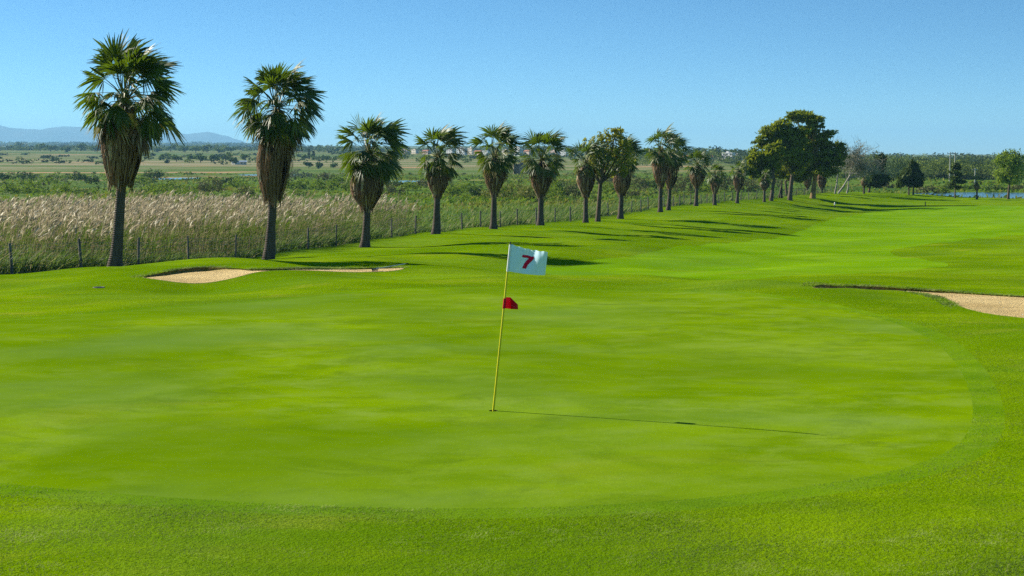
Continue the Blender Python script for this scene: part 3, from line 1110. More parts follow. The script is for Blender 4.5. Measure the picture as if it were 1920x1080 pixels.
PALMS = [  # px, base y, distance, heart px, heart y, top y, half width px, skirt top y, skirt bottom y, skirt half width px, trunk half px, leaves, label
    (215, 506, 57, 236, 190, 66, 104, 232, 342, 37, 12, 48, 'tallest palm, at the far left, with wind-torn crown and long brown skirt'),
    (503, 484, 69, 520, 205, 130, 88, 262, 370, 33, 10, 52, 'second palm from the left, behind the bunker, with broad dense dark crown'),
    (684, 463, 80, 693, 292, 212, 64, 322, 388, 31, 8.5, 44, 'third palm from the left with bulging brown skirt above pale trunk'),
    (817, 442, 91, 822, 298, 233, 50, 312, 366, 19.5, 7.5, 38, 'fourth palm from the left, slim skirt, trunk leaning slightly'),
    (925, 432, 101, 928, 296, 228, 47, 304, 361, 19, 6.5, 38, 'fifth palm from the left, its base just behind the flag'),
    (1013, 424, 111, 1016, 302, 237, 47, 312, 367, 20, 6.5, 38, 'sixth palm from the left, upright, with a tapered skirt'),
    (1098, 417, 121, 1099, 307, 254, 34, 316, 365, 15.5, 5, 34, 'seventh palm, left neighbour of the pale olive tree'),
    (1163, 410, 131, 1168, 300, 252, 36, 322, 363, 16, 5.5, 34, 'eighth palm, right behind the pale olive tree'),
    (1238, 398, 146, 1240, 284, 233, 38, 292, 347, 15, 4.5, 36, 'tall ninth palm, front one of an overlapping pair'),
    (1253, 397, 150, 1260, 290, 247, 34, 300, 350, 13, 4, 34, 'tenth palm, half hidden behind the tall ninth palm'),
    (1305, 387, 165, 1308, 310, 279, 27, 316, 350, 14.5, 4, 36, 'short palm with fat grey skirt right of the overlapping pair'),
    (1340, 384, 180, 1341, 327, 310, 22, 334, 361, 9, 3.6, 26, 'small young yellowish palm, lowest in the row'),
    (1382, 381, 195, 1386, 320, 302, 21, 326, 356, 9.5, 3.2, 26, 'small palm just left of the big tree group'),
    (1433, 379, 206, 1434, 333, 318, 17, 338, 356, 9, 2.8, 20, 'palm with reddish skirt under the left edge of the big trees'),
    (1514, 371, 238, 1514, 322, 305, 18, 327, 352, 8, 2.4, 20, 'palm mostly hidden behind the ochre trunk of the big trees'),
    (1541, 368, 243, 1541, 322, 305, 18, 327, 353, 9, 2.4, 20, 'palm under the right side of the big tree group'),
    (1620, 363, 250, 1620, 333, 318, 13, 338, 350, 5, 2.2, 16, 'small palm with reddish skirt behind the bare white tree'),
    (1832, 369, 249, 1832, 342, 328, 11, 346, 355, 5, 2.0, 18, 'small lone palm standing between pine and fresh green tree'),
]


def make_palm(spec, beyond=False):
    (px, by, Y, hx, hy, ty, hw, st, sb, sw, tw, nl, label) = spec
    if beyond:
        base = hit(px, by)
        Y = base.y
    else:
        p = at(px, by, Y)
        base = Vector((p.x, Y, hz(p.x, Y)))
    root = thing('palm_tree', base, label, 'palm', None if beyond else 'palms in a row along the fence')
    s = Y / F
    heart = at(hx, hy, Y) - base
    hh = heart.z
    bend = Vector((heart.x * 0.55, 0, 0))
    q = [Vector((0, 0, -0.3)), Vector((0, 0, 0))]
    for i in range(1, 15):
        f = i / 14
        q.append(Vector((heart.x * (f ** 0.8), 0, hh * f)))
    r0 = tw * s
    rr = [r0 * 1.45, r0 * 1.3] + [r0 * (0.74 + 0.45 * math.exp(-f * 7) + 0.02 * math.sin(i * 2.3)) for i, f in enumerate([k / 14 for k in range(1, 15)])]
    mb = MB()
    mb.tube(q, rr, 12)
    mb.build('trunk', M['bark'], root, True)

    def axis(z):
        f = max(0.0, min(1.0, z / hh))
        return Vector((heart.x * (f ** 0.8), 0, z))
    zt, zb = (at(px, st, Y) - base).z, (at(px, sb, Y) - base).z
    R = sw * s * 0.85
    PR = [(0.0, 0.78), (0.12, 0.94), (0.3, 1.0), (0.5, 0.95), (0.7, 0.84), (0.88, 0.70), (1.0, 0.55)] if Y < 75 else [(0.0, 0.66), (0.12, 0.88), (0.3, 1.0), (0.5, 0.98), (0.7, 0.84), (0.86, 0.62), (1.0, 0.36)]

    def rad(v):
        return R * np.interp(v, [a for a, _ in PR], [b for _, b in PR])
    mb = MB()
    V, sides = [], 14
    vs = np.linspace(0, 0.97, 9)
    for v in vs:
        c = axis(zt + (zb - zt) * v)
        for j in range(sides):
            th = j * 2 * math.pi / sides
            rj = max(r0 * 0.8, rad(v) * 0.80) * (1 + 0.08 * math.sin(3 * th + v * 5 + px))
            V.append((c.x + rj * math.cos(th), c.y + rj * math.sin(th), c.z))
    Fq = [(i * sides + j, i * sides + (j + 1) % sides, (i + 1) * sides + (j + 1) % sides, (i + 1) * sides + j) for i in range(len(vs) - 1) for j in range(sides)]
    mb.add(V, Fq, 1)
    ns = 1100 if Y < 90 else (520 if Y < 140 else 240)
    Ls = zt - zb
    lump = [random.uniform(-0.13, 0.13) for _ in range(9)]
    for k in range(ns):
        th = random.uniform(0, 2 * math.pi)
        v0 = random.uniform(-0.08, 0.80)
        ln = random.uniform(0.16, 0.42) * (1.15 if v0 > 0.5 else 1)
        wdt = random.uniform(0.010, 0.040) * (1 if Y < 120 else 1.7)
        lum = 1 + lump[int(th / 2 / math.pi * 9) % 9]
        P = []
        tj = random.uniform(-0.10, 0.10)
        oj = random.uniform(0.86, 1.17)
        for m_ in range(4):
            v = v0 + ln * m_ / 3
            c = axis(zt - Ls * min(v, 1.12 + 0.06 * math.sin(th * 4)))
            rj = max(r0 * 0.85, float(rad(min(v, 1.0))) * lum) * oj + 0.02 + 0.05 * (m_ == 3) * random.uniform(-0.6, 1.2)
            tt = th + tj * m_ / 3
            tan = Vector((-math.sin(tt), math.cos(tt), 0)) * wdt * (1.0, 1.1, 0.9, 0.35)[m_]
            o_ = Vector((math.cos(tt), math.sin(tt), 0)) * rj
            P += [c + o_ + tan, c + o_ - tan + Vector((math.cos(tt), math.sin(tt), 0)) * wdt * 0.6]
        mb.add([tuple(p) for p in P], [(0, 1, 3, 2), (2, 3, 5, 4), (4, 5, 7, 6)], 0)
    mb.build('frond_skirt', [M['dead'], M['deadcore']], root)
    # crown
    mb = MB()
    reach_up = (hy - ty) * s
    reach = hw * s
    k = 0
    nl = int(nl * 1.22)
    gust = random.uniform(0.6, 1.25)
    for i in range(nl):
        f = (i + 0.5) / nl
        th = math.radians(85 - 142 * f ** 1.05) + random.uniform(-0.14, 0.14)
        phi = i * 2.399963 + random.uniform(-0.25, 0.25)
        Lr = reach * (0.62 + 0.38 * math.cos(th) ** 2) if th < 0.6 else (reach * math.cos(th) + reach_up * math.sin(th))
        Lr = max(0.5 * reach, min(Lr, max(reach, reach_up))) * random.uniform(0.86, 1.04)
        wind = (0.24 + 0.38 * max(0.0, math.sin(th))) * gust
        lp = Lr * random.uniform(0.48, 0.62)
        lb = Lr * random.uniform(0.44, 0.56)
        o_ = heart + Vector((0.05 * math.cos(phi), 0.05 * math.sin(phi), 0.12 * (1 - f)))
        r_ = random.random()
        mat = 0
        if f > 0.72 and r_ < 0.38:
            mat = 1
        elif f > 0.45 and r_ < 0.10:
            mat = 1
        fan_leaf(mb, o_, phi, th, lp, lb, 0.20 + 0.55 * f, wind, mat, nseg=24 if Y < 90 else (18 if Y < 140 else 13), spread=random.uniform(78, 108))
    for i in range(int(nl * 0.55)):                        # brown fronds folding down over the skirt
        phi = random.uniform(0, 2 * math.pi)
        th = math.radians(random.uniform(-62, -18))
        fan_leaf(mb, heart + Vector((0, 0, -0.05)), phi, th, reach * 0.42, reach * 0.46, 1.2, 0.25, 3, dead=True, nseg=14, spread=70)
    mb.build('crown', [M['frond'], M['frondy'], M['petiole'], M['dead']], root)
    return root


for sp in PALMS:
    make_palm(sp)
make_palm((727, 347, 0, 731, 298, 280, 20, 316, 327, 5, 2.4, 26, 'small shaded palm in the marsh beside the pond, behind third palm'), beyond=True)


# ------------------------------------------------------------------ leafy crowns, trees, shrubs
def leaf_cloud(mb, lobes, n_leaf, size, aspect=0.5, m=0, wind=(0, 0, 0), clump=0.34, per=14, up=0.0, floor=None, flat=(1, 1, 1), shell=0.0):
    """leaf-sized faces gathered in small clumps spread through ellipsoid lobes: (centre, rx, ry, rz)"""
    vol = np.array([(a[1] * a[2] * a[3]) ** 0.75 for a in lobes])
    cnt = np.maximum(1, (n_leaf * vol / vol.sum() / per).astype(int))
    for (c, rx, ry, rz), k in zip(lobes, cnt):
        d = RNG.normal(size=(k, 3))
        d /= np.linalg.norm(d, axis=1)[:, None]
        r = RNG.uniform(0.25, 1.0, k) ** 0.55
        cc = d * r[:, None]
        p = np.repeat(cc, per, 0) + RNG.normal(0, clump * 0.5, (k * per, 3)) * np.array(flat) * RNG.uniform(0.5, 1.1, (k, 1)).repeat(per, 0)
        out = p / (np.linalg.norm(p, axis=1)[:, None] + 1e-6)
        P = p * np.array([rx, ry, rz]) + np.array(c)
        if floor is not None:
            P[:, 2] = np.maximum(P[:, 2], floor + 0.02)
        a = RNG.normal(size=P.shape) * 0.75 + out * 0.6 + np.array(wind) + np.array([0, 0, up])
        a /= np.linalg.norm(a, axis=1)[:, None]
        b = np.cross(a, RNG.normal(size=P.shape))
        b /= np.linalg.norm(b, axis=1)[:, None] + 1e-9
        if shell > 0:                                  # leaves lie along the outside of the crown
            o_ = out + RNG.normal(0, 0.38, P.shape)
            o_ /= np.linalg.norm(o_, axis=1)[:, None] + 1e-9
            sel = (RNG.uniform(size=len(P)) < shell)[:, None]
            a2 = np.cross(o_, RNG.normal(size=P.shape))
            a2 /= np.linalg.norm(a2, axis=1)[:, None] + 1e-9
            a = np.where(sel, a2, a)
            b = np.where(sel, np.cross(o_, a2), b)
        s = size * RNG.uniform(0.6, 1.35, len(P))[:, None]
        q0 = P - a * s * 0.5
        q1 = P + b * s * aspect * 0.5 + a * s * 0.05
        q2 = P + a * s * 0.6
        q3 = P - b * s * aspect * 0.5 + a * s * 0.05
        V = np.stack([q0, q1, q2, q3], 1).reshape(-1, 3)
        mb.add(V, np.arange(len(P) * 4).reshape(-1, 4), m)


def limb(mb, a, b, r0, r1, sag=0.15, k=5, sides=5, m=0):
    a, b = Vector(a), Vector(b)
    L = (b - a).length
    side = Vector((random.uniform(-1, 1), random.uniform(-1, 1), random.uniform(-0.2, 0.6))) * L * sag
    P, R_ = [], []
    for i in range(k + 1):
        f = i / k
        P.append(a.lerp(b, f) + side * math.sin(math.pi * f) * 0.5)
        R_.append(r0 * (1 - f) + r1 * f)
    mb.tube(P, R_, sides, m, cap=False)
    return P


def make_tree(name, label, cat, px, by, Y, lobes_px, fork, tr, leafm, n_leaf, leaf, woodm='wood', aspect=0.45, wind=(0.25, 0, 0.15), clump=0.34, twigs=3, group=None, lean=0, depth=0.8,
              stems=None):
    p = at(px, by, Y)
    base = Vector((p.x, Y, hz(p.x, Y)))
    root = thing(name, base, label, cat, group)
    s = Y / F
    lobes = []
    for (lx, ly, rx, ry) in lobes_px:
        c = at(lx, ly, Y) - base
        c.y += random.uniform(-1, 1) * rx * s * depth * 0.6
        k_ = 0.95 if leafm == 'conifer' else 1.0
        lobes.append((c, rx * s * k_, rx * s * depth * k_, ry * s * k_))
    mb = MB()
    fk = at(fork[0], fork[1], Y) - base
    r0 = tr * s
    for (bx_, r_) in (stems or [(px, tr)]):
        b0 = at(bx_, by, Y) - base
        b0.z = -0.3
        pts_ = [b0, Vector((b0.x, b0.y, 0.05))]
        for i in range(1, 6):
            f = i / 5
            pts_.append(Vector((b0.x + (fk.x - b0.x) * f ** 1.2, b0.y * (1 - f), fk.z * f)))
        mb.tube(pts_, [r_ * s * 1.35, r_ * s * 1.2] + [r_ * s * (1 - 0.25 * i / 5) for i in range(1, 6)], 9)
    for (c, rx, ry, rz) in lobes:
        P = limb(mb, fk, c, r0 * 0.5, r0 * 0.14, 0.18)
        for _ in range(twigs):
            q = P[random.randint(2, 5)]
            e = c + Vector((random.uniform(-1, 1) * rx, random.uniform(-1, 1) * ry, random.uniform(-0.6, 1) * rz)) * 0.85
            limb(mb, q, e, r0 * 0.16, r0 * 0.04, 0.2, 3, 4)
    mb.build('trunk', M[woodm], root, True)
    mb = MB()
    if leafm == 'conifer':
        leaf_cloud(mb, lobes, int(n_leaf * 1.9), leaf * 0.80, aspect, 0, wind, clump * 1.25, per=18, shell=0.5, flat=(1.25, 1.25, 0.62))
    else:
        leaf_cloud(mb, lobes, n_leaf, leaf, aspect, 0, wind, clump, shell=0.4)
    mb.build('crown', M[leafm], root)
    return root


BIG = 'big feathery trees in a group'
make_tree('feathery_tree', 'left tree of the big group with low spreading olive crown', 'tree', 1446, 378.5, 211,
          [(1425, 290, 24, 16), (1432, 314, 28, 17), (1407, 316, 17, 13), (1452, 284, 20, 18), (1448, 308, 22, 16), (1412, 300, 14, 10), (1398, 322, 12, 8), (1425, 328, 20, 9), (1440, 296, 14, 8)],
          (1452, 335), 3.6, 'conifer', 3600, 0.75, clump=0.26, aspect=0.34, wind=(0.55, 0, 0.35), group=BIG)
make_tree('feathery_tree', 'middle tree of the big group, straight brown trunk, crown stepped to the left', 'tree', 1481, 376.5, 217,
          [(1445, 248, 24, 15), (1468, 240, 22, 18), (1478, 262, 26, 22), (1487, 292, 28, 22), (1428, 263, 16, 10), (1468, 280, 24, 20), (1455, 266, 22, 14), (1492, 318, 22, 13), (1418, 266, 6, 4), (1436, 274, 18, 8), (1496, 262, 18, 16), (1500, 244, 14, 10), (1456, 232, 10, 5), (1505, 300, 16, 16)],
          (1486, 325), 4.4, 'conifer', 6200, 0.75, clump=0.26, aspect=0.34, wind=(0.55, 0, 0.35), group=BIG)
make_tree('feathery_tree', 'tallest tree of the big group with ochre trunk and dark right side', 'tree', 1524, 374.5, 225,
          [(1506, 219, 26, 13), (1528, 224, 18, 11), (1490, 217, 14, 9), (1518, 240, 18, 10), (1530, 276, 30, 22), (1552, 252, 18, 9), (1520, 300, 28, 18), (1568, 277, 20, 11), (1580, 283, 10, 7),
           (1552, 296, 24, 16), (1545, 318, 24, 13), (1505, 275, 18, 20), (1572, 304, 14, 9), (1535, 262, 14, 9), (1512, 256, 14, 12), (1524, 250, 14, 9), (1548, 268, 14, 9), (1540, 236, 8, 6), (1515, 320, 22, 10), (1585, 292, 10, 6)],
          (1530, 322), 5.0, 'conifer', 8500, 0.75, clump=0.26, aspect=0.34, woodm='ochrewood', wind=(0.55, 0, 0.35), group=BIG)
make_tree('feathery_tree', 'slender forked tree between the left and middle trunks of the big group', 'tree', 1463, 377, 220,
          [(1462, 322, 18, 12), (1474, 312, 16, 12)], (1466, 345), 1.7, 'conifer', 2500, 0.6, wind=(0.55, 0, 0.35), stems=[(1461, 1.7), (1466, 1.6)], group=BIG)
make_tree('feathery_tree', 'thin dark trunk close left of the middle tree in the big group', 'tree', 1475, 376.5, 226,
          [(1480, 325, 16, 11), (1498, 332, 14, 10)], (1473, 340), 2.4, 'conifer', 2200, 0.6, wind=(0.55, 0, 0.35), group=BIG)
make_tree('olive_tree', 'pale olive thin-leaved tree among the palms, between the seventh and eighth', 'tree', 1121, 415, 124,
          [(1145, 258, 26, 18), (1128, 262, 18, 14), (1165, 270, 22, 16), (1112, 285, 20, 16), (1140, 290, 26, 18), (1172, 298, 22, 18), (1100, 272, 12, 12), (1158, 322, 22, 15), (1128, 318, 20, 16),
           (1155, 243, 16, 7), (1105, 305, 14, 12), (1180, 285, 12, 12)],
          (1126, 345), 4.8, 'willow', 2100, 0.34, aspect=0.4, wind=(0.5, 0, 0), clump=0.45, twigs=7)
make_tree('dark_pine', 'dark pine right of the bare white tree, with a thin yellowish trunk', 'tree', 1629, 362.5, 258,
          [(1640, 322, 16, 12), (1648, 305, 12, 16), (1655, 335, 14, 9), (1632, 342, 16, 8), (1648, 345, 14, 6), (1652, 300, 8, 10)],
          (1634, 340), 2.0, 'pine', 4200, 0.6)
make_tree('dark_pine', 'left of the two dark pines by the pond, low and bushy', 'tree', 1704, 364.5, 262,
          [(1696, 335, 14, 9), (1688, 345, 9, 6), (1702, 325, 12, 9), (1706, 342, 12, 8)], (1704, 345), 1.6, 'pine', 3600, 0.55)
make_tree('dark_pine', 'right of the two dark pines by the pond, taller and rounded', 'tree', 1712.5, 365, 261,
          [(1713, 315, 11, 11), (1719, 330, 12, 12), (1708, 328, 11, 11), (1720, 344, 11, 7), (1712, 306, 7, 6), (1724, 338, 7, 6)], (1713, 345), 1.7, 'pine', 4200, 0.55)
make_tree('young_pine', 'young open pine with layered branches at the pond edge', 'tree', 1790.5, 370, 250,
          [(1794, 314, 9, 5), (1788, 322, 10, 4), (1796, 328, 9, 4), (1787, 334, 10, 3.5), (1799, 341, 11, 4), (1785, 347, 8, 3), (1798, 352, 7, 3), (1793, 308, 5, 4), (1791, 340, 8, 4)],
          (1792, 322), 1.2, 'pine', 2600, 0.5, aspect=0.3, depth=1.0)
make_tree('poplar_tree', 'fresh green spring tree at the right edge beside the pond', 'tree', 1890.5, 371.5, 250,
          [(1892, 306, 22, 14), (1880, 324, 17, 12), (1905, 322, 18, 14), (1892, 338, 20, 9), (1876, 336, 12, 8), (1910, 300, 12, 12), (1897, 290, 16, 9), (1885, 292, 11, 8), (1872, 300, 9, 8)],
          (1893, 340), 2.4, 'poplar', 3400, 0.42, woodm='wood', clump=0.5, twigs=7)


def make_bare(label, px, by, Y, tips, fork, tr, wm, twn):
    """leafless tree: limbs that divide into finer and finer twigs"""
    p = at(px, by, Y)
    base = Vector((p.x, Y, hz(p.x, Y)))
    root = thing('bare_tree', base, label, 'tree', 'bare trees beside the big group')
    s = Y / F
    mb = MB()
    fk = at(fork[0], fork[1], Y) - base
    mb.tube([Vector((0, 0, -0.3)), Vector((0, 0, 0.05)), fk * 0.5 + Vector((0.1, 0, 0)), fk], [tr * s * 1.05, tr * s * 0.9, tr * s * 0.75, tr * s * 0.55], 9)
    tw = MB()
    for (tx, ty_) in tips:
        e = at(tx, ty_, Y) - base
        e.y += random.uniform(-2.2, 2.2)
        P = limb(mb, fk, e, tr * s * 0.42, tr * s * 0.10, 0.28, 7, 6)
        for _ in range(12):
            q = P[random.randint(3, 7)]
            d = Vector((random.uniform(-1, 1), random.uniform(-1, 1), random.uniform(-0.1, 1.2))).normalized() * random.uniform(1.0, 2.6)
            P2 = limb(mb, q, q + d, tr * s * 0.16, 0.02, 0.3, 4, 4)
            for _ in range(twn):
                q2 = P2[random.randint(1, 4)]
                d2_ = Vector((random.uniform(-1, 1) + 0.25, random.uniform(-1, 1), random.uniform(-0.1, 1.1))).normalized() * random.uniform(0.6, 1.7)
                limb(tw, q2, q2 + d2_, 0.022, 0.008, 0.3, 2, 3)
    mb.build('trunk', M[wm], root, True)
    tw.build('crown', M['twig'], root)
    return root


make_bare('bare tree with upright white trunk right beside the big tree group', 1565.5, 366.5, 243, [(1575, 300), (1600, 285), (1562, 305), (1590, 300), (1580, 275)], (1571, 325), 1.9, 'palewood', 8)
make_bare('leaning bare white tree with a wide grey twig crown', 1572, 366, 245, [(1600, 305), (1625, 295), (1640, 315), (1610, 280), (1650, 325), (1632, 330), (1655, 310), (1618, 318)], (1590, 335), 2.2, 'palewood', 10)
make_bare('forked bare pale tree standing in front of the small reddish palm', 1588, 366.5, 246, [(1592, 300), (1605, 290), (1620, 285), (1615, 310), (1580, 315)], (1591, 340), 1.9, 'palewood', 8)

# ------------------------------------------------------------------ shrubs of the marsh
SHR = []


def make_shrub(px, by, w, h, tone, kind='marsh_shrub', word='shrub', n_=None):
    base = hit(px, by, y0=60)
    s = base.y / F
    root_name = kind
    mb = MB()
    W, Hh = w * s * 0.5, h * s
    lobes = []
    kk = max(3, int(w / 11))
    for i in range(kk):
        f = (i + 0.5) / kk * 2 - 1
        hh = Hh * (1 - 0.5 * f * f) * random.uniform(0.75, 1.0)
        lobes.append((Vector((f * W * 0.75, random.uniform(-0.4, 0.4) * W, hh * 0.48)), W / kk * 1.5 + 0.15, W * 0.55, hh * 0.55))
    sz = max(0.22, base.y / 1422 * 1.5)
    leaf_cloud(mb, lobes, n_ or int(min(1500, 260 + w * h * 0.5)), sz, 0.55, 0, (0.15, 0, 0.1), 0.36, per=10, floor=-0.1, shell=0.75)
    o = mb.build(root_name, M['sh_' + tone])
    o.location = base
    d = 'near the reeds' if base.y < 330 else ('in the open marsh' if base.y < 560 else 'on the far field')
    toneword = {'dark': 'dark green', 'green': 'bright green', 'olive': 'olive brown', 'yellow': 'yellowish', 'grey': 'grey-green'}[tone]
    autolabel(o, '%s %s %s, %s' % (toneword, word, d, gap(px)), px, 'shrub', 'shrubs scattered over the marsh')
    SHR.append(o)


SHRUBS = [(48, 336, 52, 18, 'dark'), (8, 338, 34, 16, 'dark'), (62, 361, 46, 24, 'green'), (124, 363, 54, 25, 'green'), (150, 339, 46, 20, 'dark'), (172, 345, 34, 18, 'dark'), (20, 362, 40, 20, 'green'),
          (92, 345, 50, 16, 'green'), (290, 337, 50, 24, 'dark'), (262, 345, 40, 18, 'green'), (318, 352, 60, 12, 'green'), (395, 362, 64, 36, 'olive'), (460, 374, 46, 32, 'olive'), (442, 352, 50, 18, 'green'),
          (430, 343, 30, 14, 'dark'), (350, 364, 60, 16, 'green'), (290, 362, 60, 20, 'green'), (545, 355, 30, 20, 'green'), (568, 355, 32, 24, 'green'), (597, 356, 34, 23, 'green'), (625, 357, 34, 24, 'green'),
          (650, 358, 30, 22, 'green'), (560, 334, 56, 18, 'grey'), (612, 338, 40, 18, 'olive'), (640, 342, 40, 18, 'green'), (735, 365, 58, 26, 'olive'), (770, 357, 48, 20, 'green'), (742, 350, 44, 12, 'dark'),
          (795, 352, 40, 18, 'olive'), (848, 366, 40, 24, 'green'), (872, 362, 46, 22, 'green'), (893, 369, 32, 26, 'dark'), (960, 374, 84, 50, 'yellow'), (990, 375, 44, 36, 'yellow'), (920, 372, 40, 26, 'yellow'),
          (940, 374, 40, 34, 'green'), (1040, 372, 54, 40, 'green'), (1072, 372, 44, 36, 'olive'), (1060, 360, 50, 24, 'dark'), (1195, 356, 56, 30, 'olive'), (1217, 354, 40, 22, 'dark'), (1282, 362, 58, 42, 'olive'),
          (1262, 360, 34, 26, 'green'), (1350, 360, 60, 42, 'olive'), (1402, 360, 54, 34, 'olive'), (1325, 362, 40, 26, 'green'), (1440, 352, 50, 30, 'olive'), (1140, 362, 44, 24, 'green'), (1180, 372, 44, 20, 'olive'),
          (88, 297, 20, 8, 'dark'), (313, 306, 9, 9, 'dark'), (690, 333, 36, 12, 'dark'), (820, 326, 30, 9, 'dark'), (1150, 342, 40, 20, 'olive'), (1740, 364, 46, 20, 'olive'), (1768, 363, 34, 14, 'green'),
          (1660, 352, 40, 16, 'olive'), (1820, 356, 50, 12, 'dark'), (1865, 357, 60, 13, 'dark'), (1905, 357, 50, 12, 'olive'), (1785, 356, 40, 14, 'dark')]
for q in SHRUBS:
    make_shrub(*q)

# ------------------------------------------------------------------ trees of the far field, one by one
FT = [(40, 281, 26, 14), (75, 283, 26, 16), (95, 284, 24, 12), (122, 286, 22, 10), (152, 283, 26, 14), (178, 284, 26, 15), (277, 285, 24, 11), (296, 286, 26, 11), (320, 284, 26, 15), (347, 286, 26, 13),
      (367, 287, 24, 12), (388, 286, 22, 15), (410, 287, 24, 11), (433, 287, 24, 12), (307, 301, 22, 13), (331, 303, 24, 14), (355, 302, 20, 12), (376, 305, 26, 19), (401, 304, 22, 14), (423, 303, 24, 18),
      (437, 309, 18, 14), (460, 302, 24, 15), (598, 283, 20, 12), (628, 287, 22, 14), (570, 300, 16, 10), (579, 316, 20, 13), (597, 317, 18, 14), (625, 314, 20, 11), (555, 285, 22, 8), (646, 284, 20, 9), (612, 301, 20, 10)]
for (px, by, w, h) in FT:
    base = hit(px, by, y0=300)
    s = base.y / F
    root = thing('field_tree', base)
    Hh, W = h * s, w * s * 0.5
    mb = MB()
    mb.tube([(0, 0, -0.5), (0, 0, Hh * 0.3), (0.2, 0, Hh * 0.6)], [W * 0.07, W * 0.06, W * 0.03], 6)
    mb.build('trunk', M['wood'], root)
    mb = MB()
    lobes = [(Vector((random.uniform(-0.6, 0.6) * W, random.uniform(-0.5, 0.5) * W, Hh * random.uniform(0.32, 0.76))), W * 0.55, W * 0.55, Hh * 0.26) for _ in range(5)]
    leaf_cloud(mb, lobes, 420, base.y / 1422 * 1.6, 0.7, 0, (0, 0, 0.1), 0.35, per=8, shell=0.75)
    mb.build('crown', M['fartree'], root)
    row = 'in the near row' if by > 294 else 'on the skyline'
    autolabel(root, 'far field tree %s, %s' % (row, gap(px)), px, 'tree', 'trees on the far field')
for (px, by, w, h, lab) in [(579.5, 298, 6, 19, 'left of two slim dark cypresses behind the second palm'), (587.5, 298, 7, 17, 'right of two slim dark cypresses behind the second palm'),
                            (1343, 291, 4, 17, 'lone thin cypress on the skyline above the white houses')]:
    base = hit(px, by, y0=300)
    s = base.y / F
    root = thing('cypress_tree', base, lab, 'tree', 'cypresses')
    mb = MB()
    mb.tube([(0, 0, -0.5), (0, 0, h * s * 0.5)], [0.25, 0.12], 6)
    mb.build('trunk', M['wood'], root)
    mb = MB()
    lobes = [(Vector((0, 0, h * s * f)), w * s * 0.5 * r_, w * s * 0.5 * r_, h * s * 0.2) for f, r_ in ((0.2, 0.8), (0.4, 1.0), (0.6, 0.85), (0.8, 0.5), (0.93, 0.25))]
    leaf_cloud(mb, lobes, 500, base.y / 1422 * 1.3, 0.6, 0, (0, 0, 0.4), 0.3, per=8)
    mb.build('crown', M['pine'], root)

# woods that read as one mass
mb = MB()


def wood(px0, px1, y0, y1, num, w, h, dens=36):
    for _ in range(num):
        a = random.uniform(px0, px1)
        Y = math.exp(random.uniform(math.log(y0), math.log(y1)))
        x = (a - 960) / F * Y
        z = hz(x, Y)
        hh = h * random.uniform(0.6, 1.25)
        tone = random.choice((0, 0, 1, 1, 2))
        ww = w * random.uniform(0.7, 1.3)
        lobes = [(Vector((x + random.uniform(-0.5, 0.5) * ww, Y + random.uniform(-0.5, 0.5) * ww, z + hh * random.uniform(0.15, 0.68))), ww * 0.42, ww * 0.42, hh * 0.34) for _ in range(3)]
        leaf_cloud(mb, lobes, int(dens * 3.2), Y / 1422 * 1.35, 0.85, tone, (0, 0, 0.1), 0.3, per=8, shell=0.85)


wood(1570, 2300, 455, 540, 130, 11, 6.6, 260)
wood(1500, 2300, 540, 900, 300, 13, 6.6, 110)
wood(1120, 1560, 800, 1150, 240, 10, 6.0, 42)
wood(1120, 1700, 1300, 1800, 160, 14, 8.0, 30)
wood(1560, 2300, 1000, 1500, 200, 17, 8.0, 40)
wood(540, 1130, 1750, 2300, 200, 16, 8.0, 30)
wood(-400, 560, 1900, 2400, 300, 20, 7.5, 34)
wood(-500, 560, 4600, 6700, 520, 75, 17.0, 40)
wood(-400, 700, 2600, 3600, 130, 26, 9.0, 30)
wood(-250, 500, 850, 1500, 90, 8, 3.0, 40)
wood(540, 1120, 900, 1650, 110, 9, 4.0, 40)
tag(mb.build('far_woodland', [M['far'], M['far_light'], M['far_dark']]), 'distant woodland along the horizon reading as one dark green mass', 'woodland', None, 'stuff')


# low scrub of the open marsh, too mingled to count
mb = MB()
for _ in range(620):
    a = random.uniform(-200, 1520)
    Y = math.exp(random.uniform(math.log(215), math.log(640)))
    x = (a - 960) / F * Y
    if inside(np.array([x]), np.array([Y]), COURSE)[0] or (Y < 260 and a > 1250):
        continue
    if any(((x - c[0]) / (c[2] * 1.5)) ** 2 + ((Y - c[1]) / (c[3] * 1.9)) ** 2 < 1 for c in PONDS) or (-140 < x < -92 and 478 < Y < 590):
        continue
    z = hz(x, Y)
    w_, h_ = random.uniform(1.2, 4.2), random.uniform(0.6, 1.6)
    lobes = [(Vector((x + random.uniform(-1, 1) * w_ * 0.6, Y + random.uniform(-1, 1) * w_ * 0.5, z + h_ * random.uniform(0.3, 0.5))), w_ * 0.5, w_ * 0.5, h_ * 0.5) for _ in range(3)]
    leaf_cloud(mb, lobes, 110, max(0.2, Y / 1422 * 1.2), 0.6, random.choice((0, 0, 0, 1, 1, 2)), (0.1, 0, 0.1), 0.4, per=8, floor=z - 0.2, shell=0.8)
tag(mb.build('marsh_scrub', [M['sh_green'], M['sh_dark'], M['sh_olive']]), 'low mingled green scrub spread over the open marsh', 'scrub', None, 'stuff')


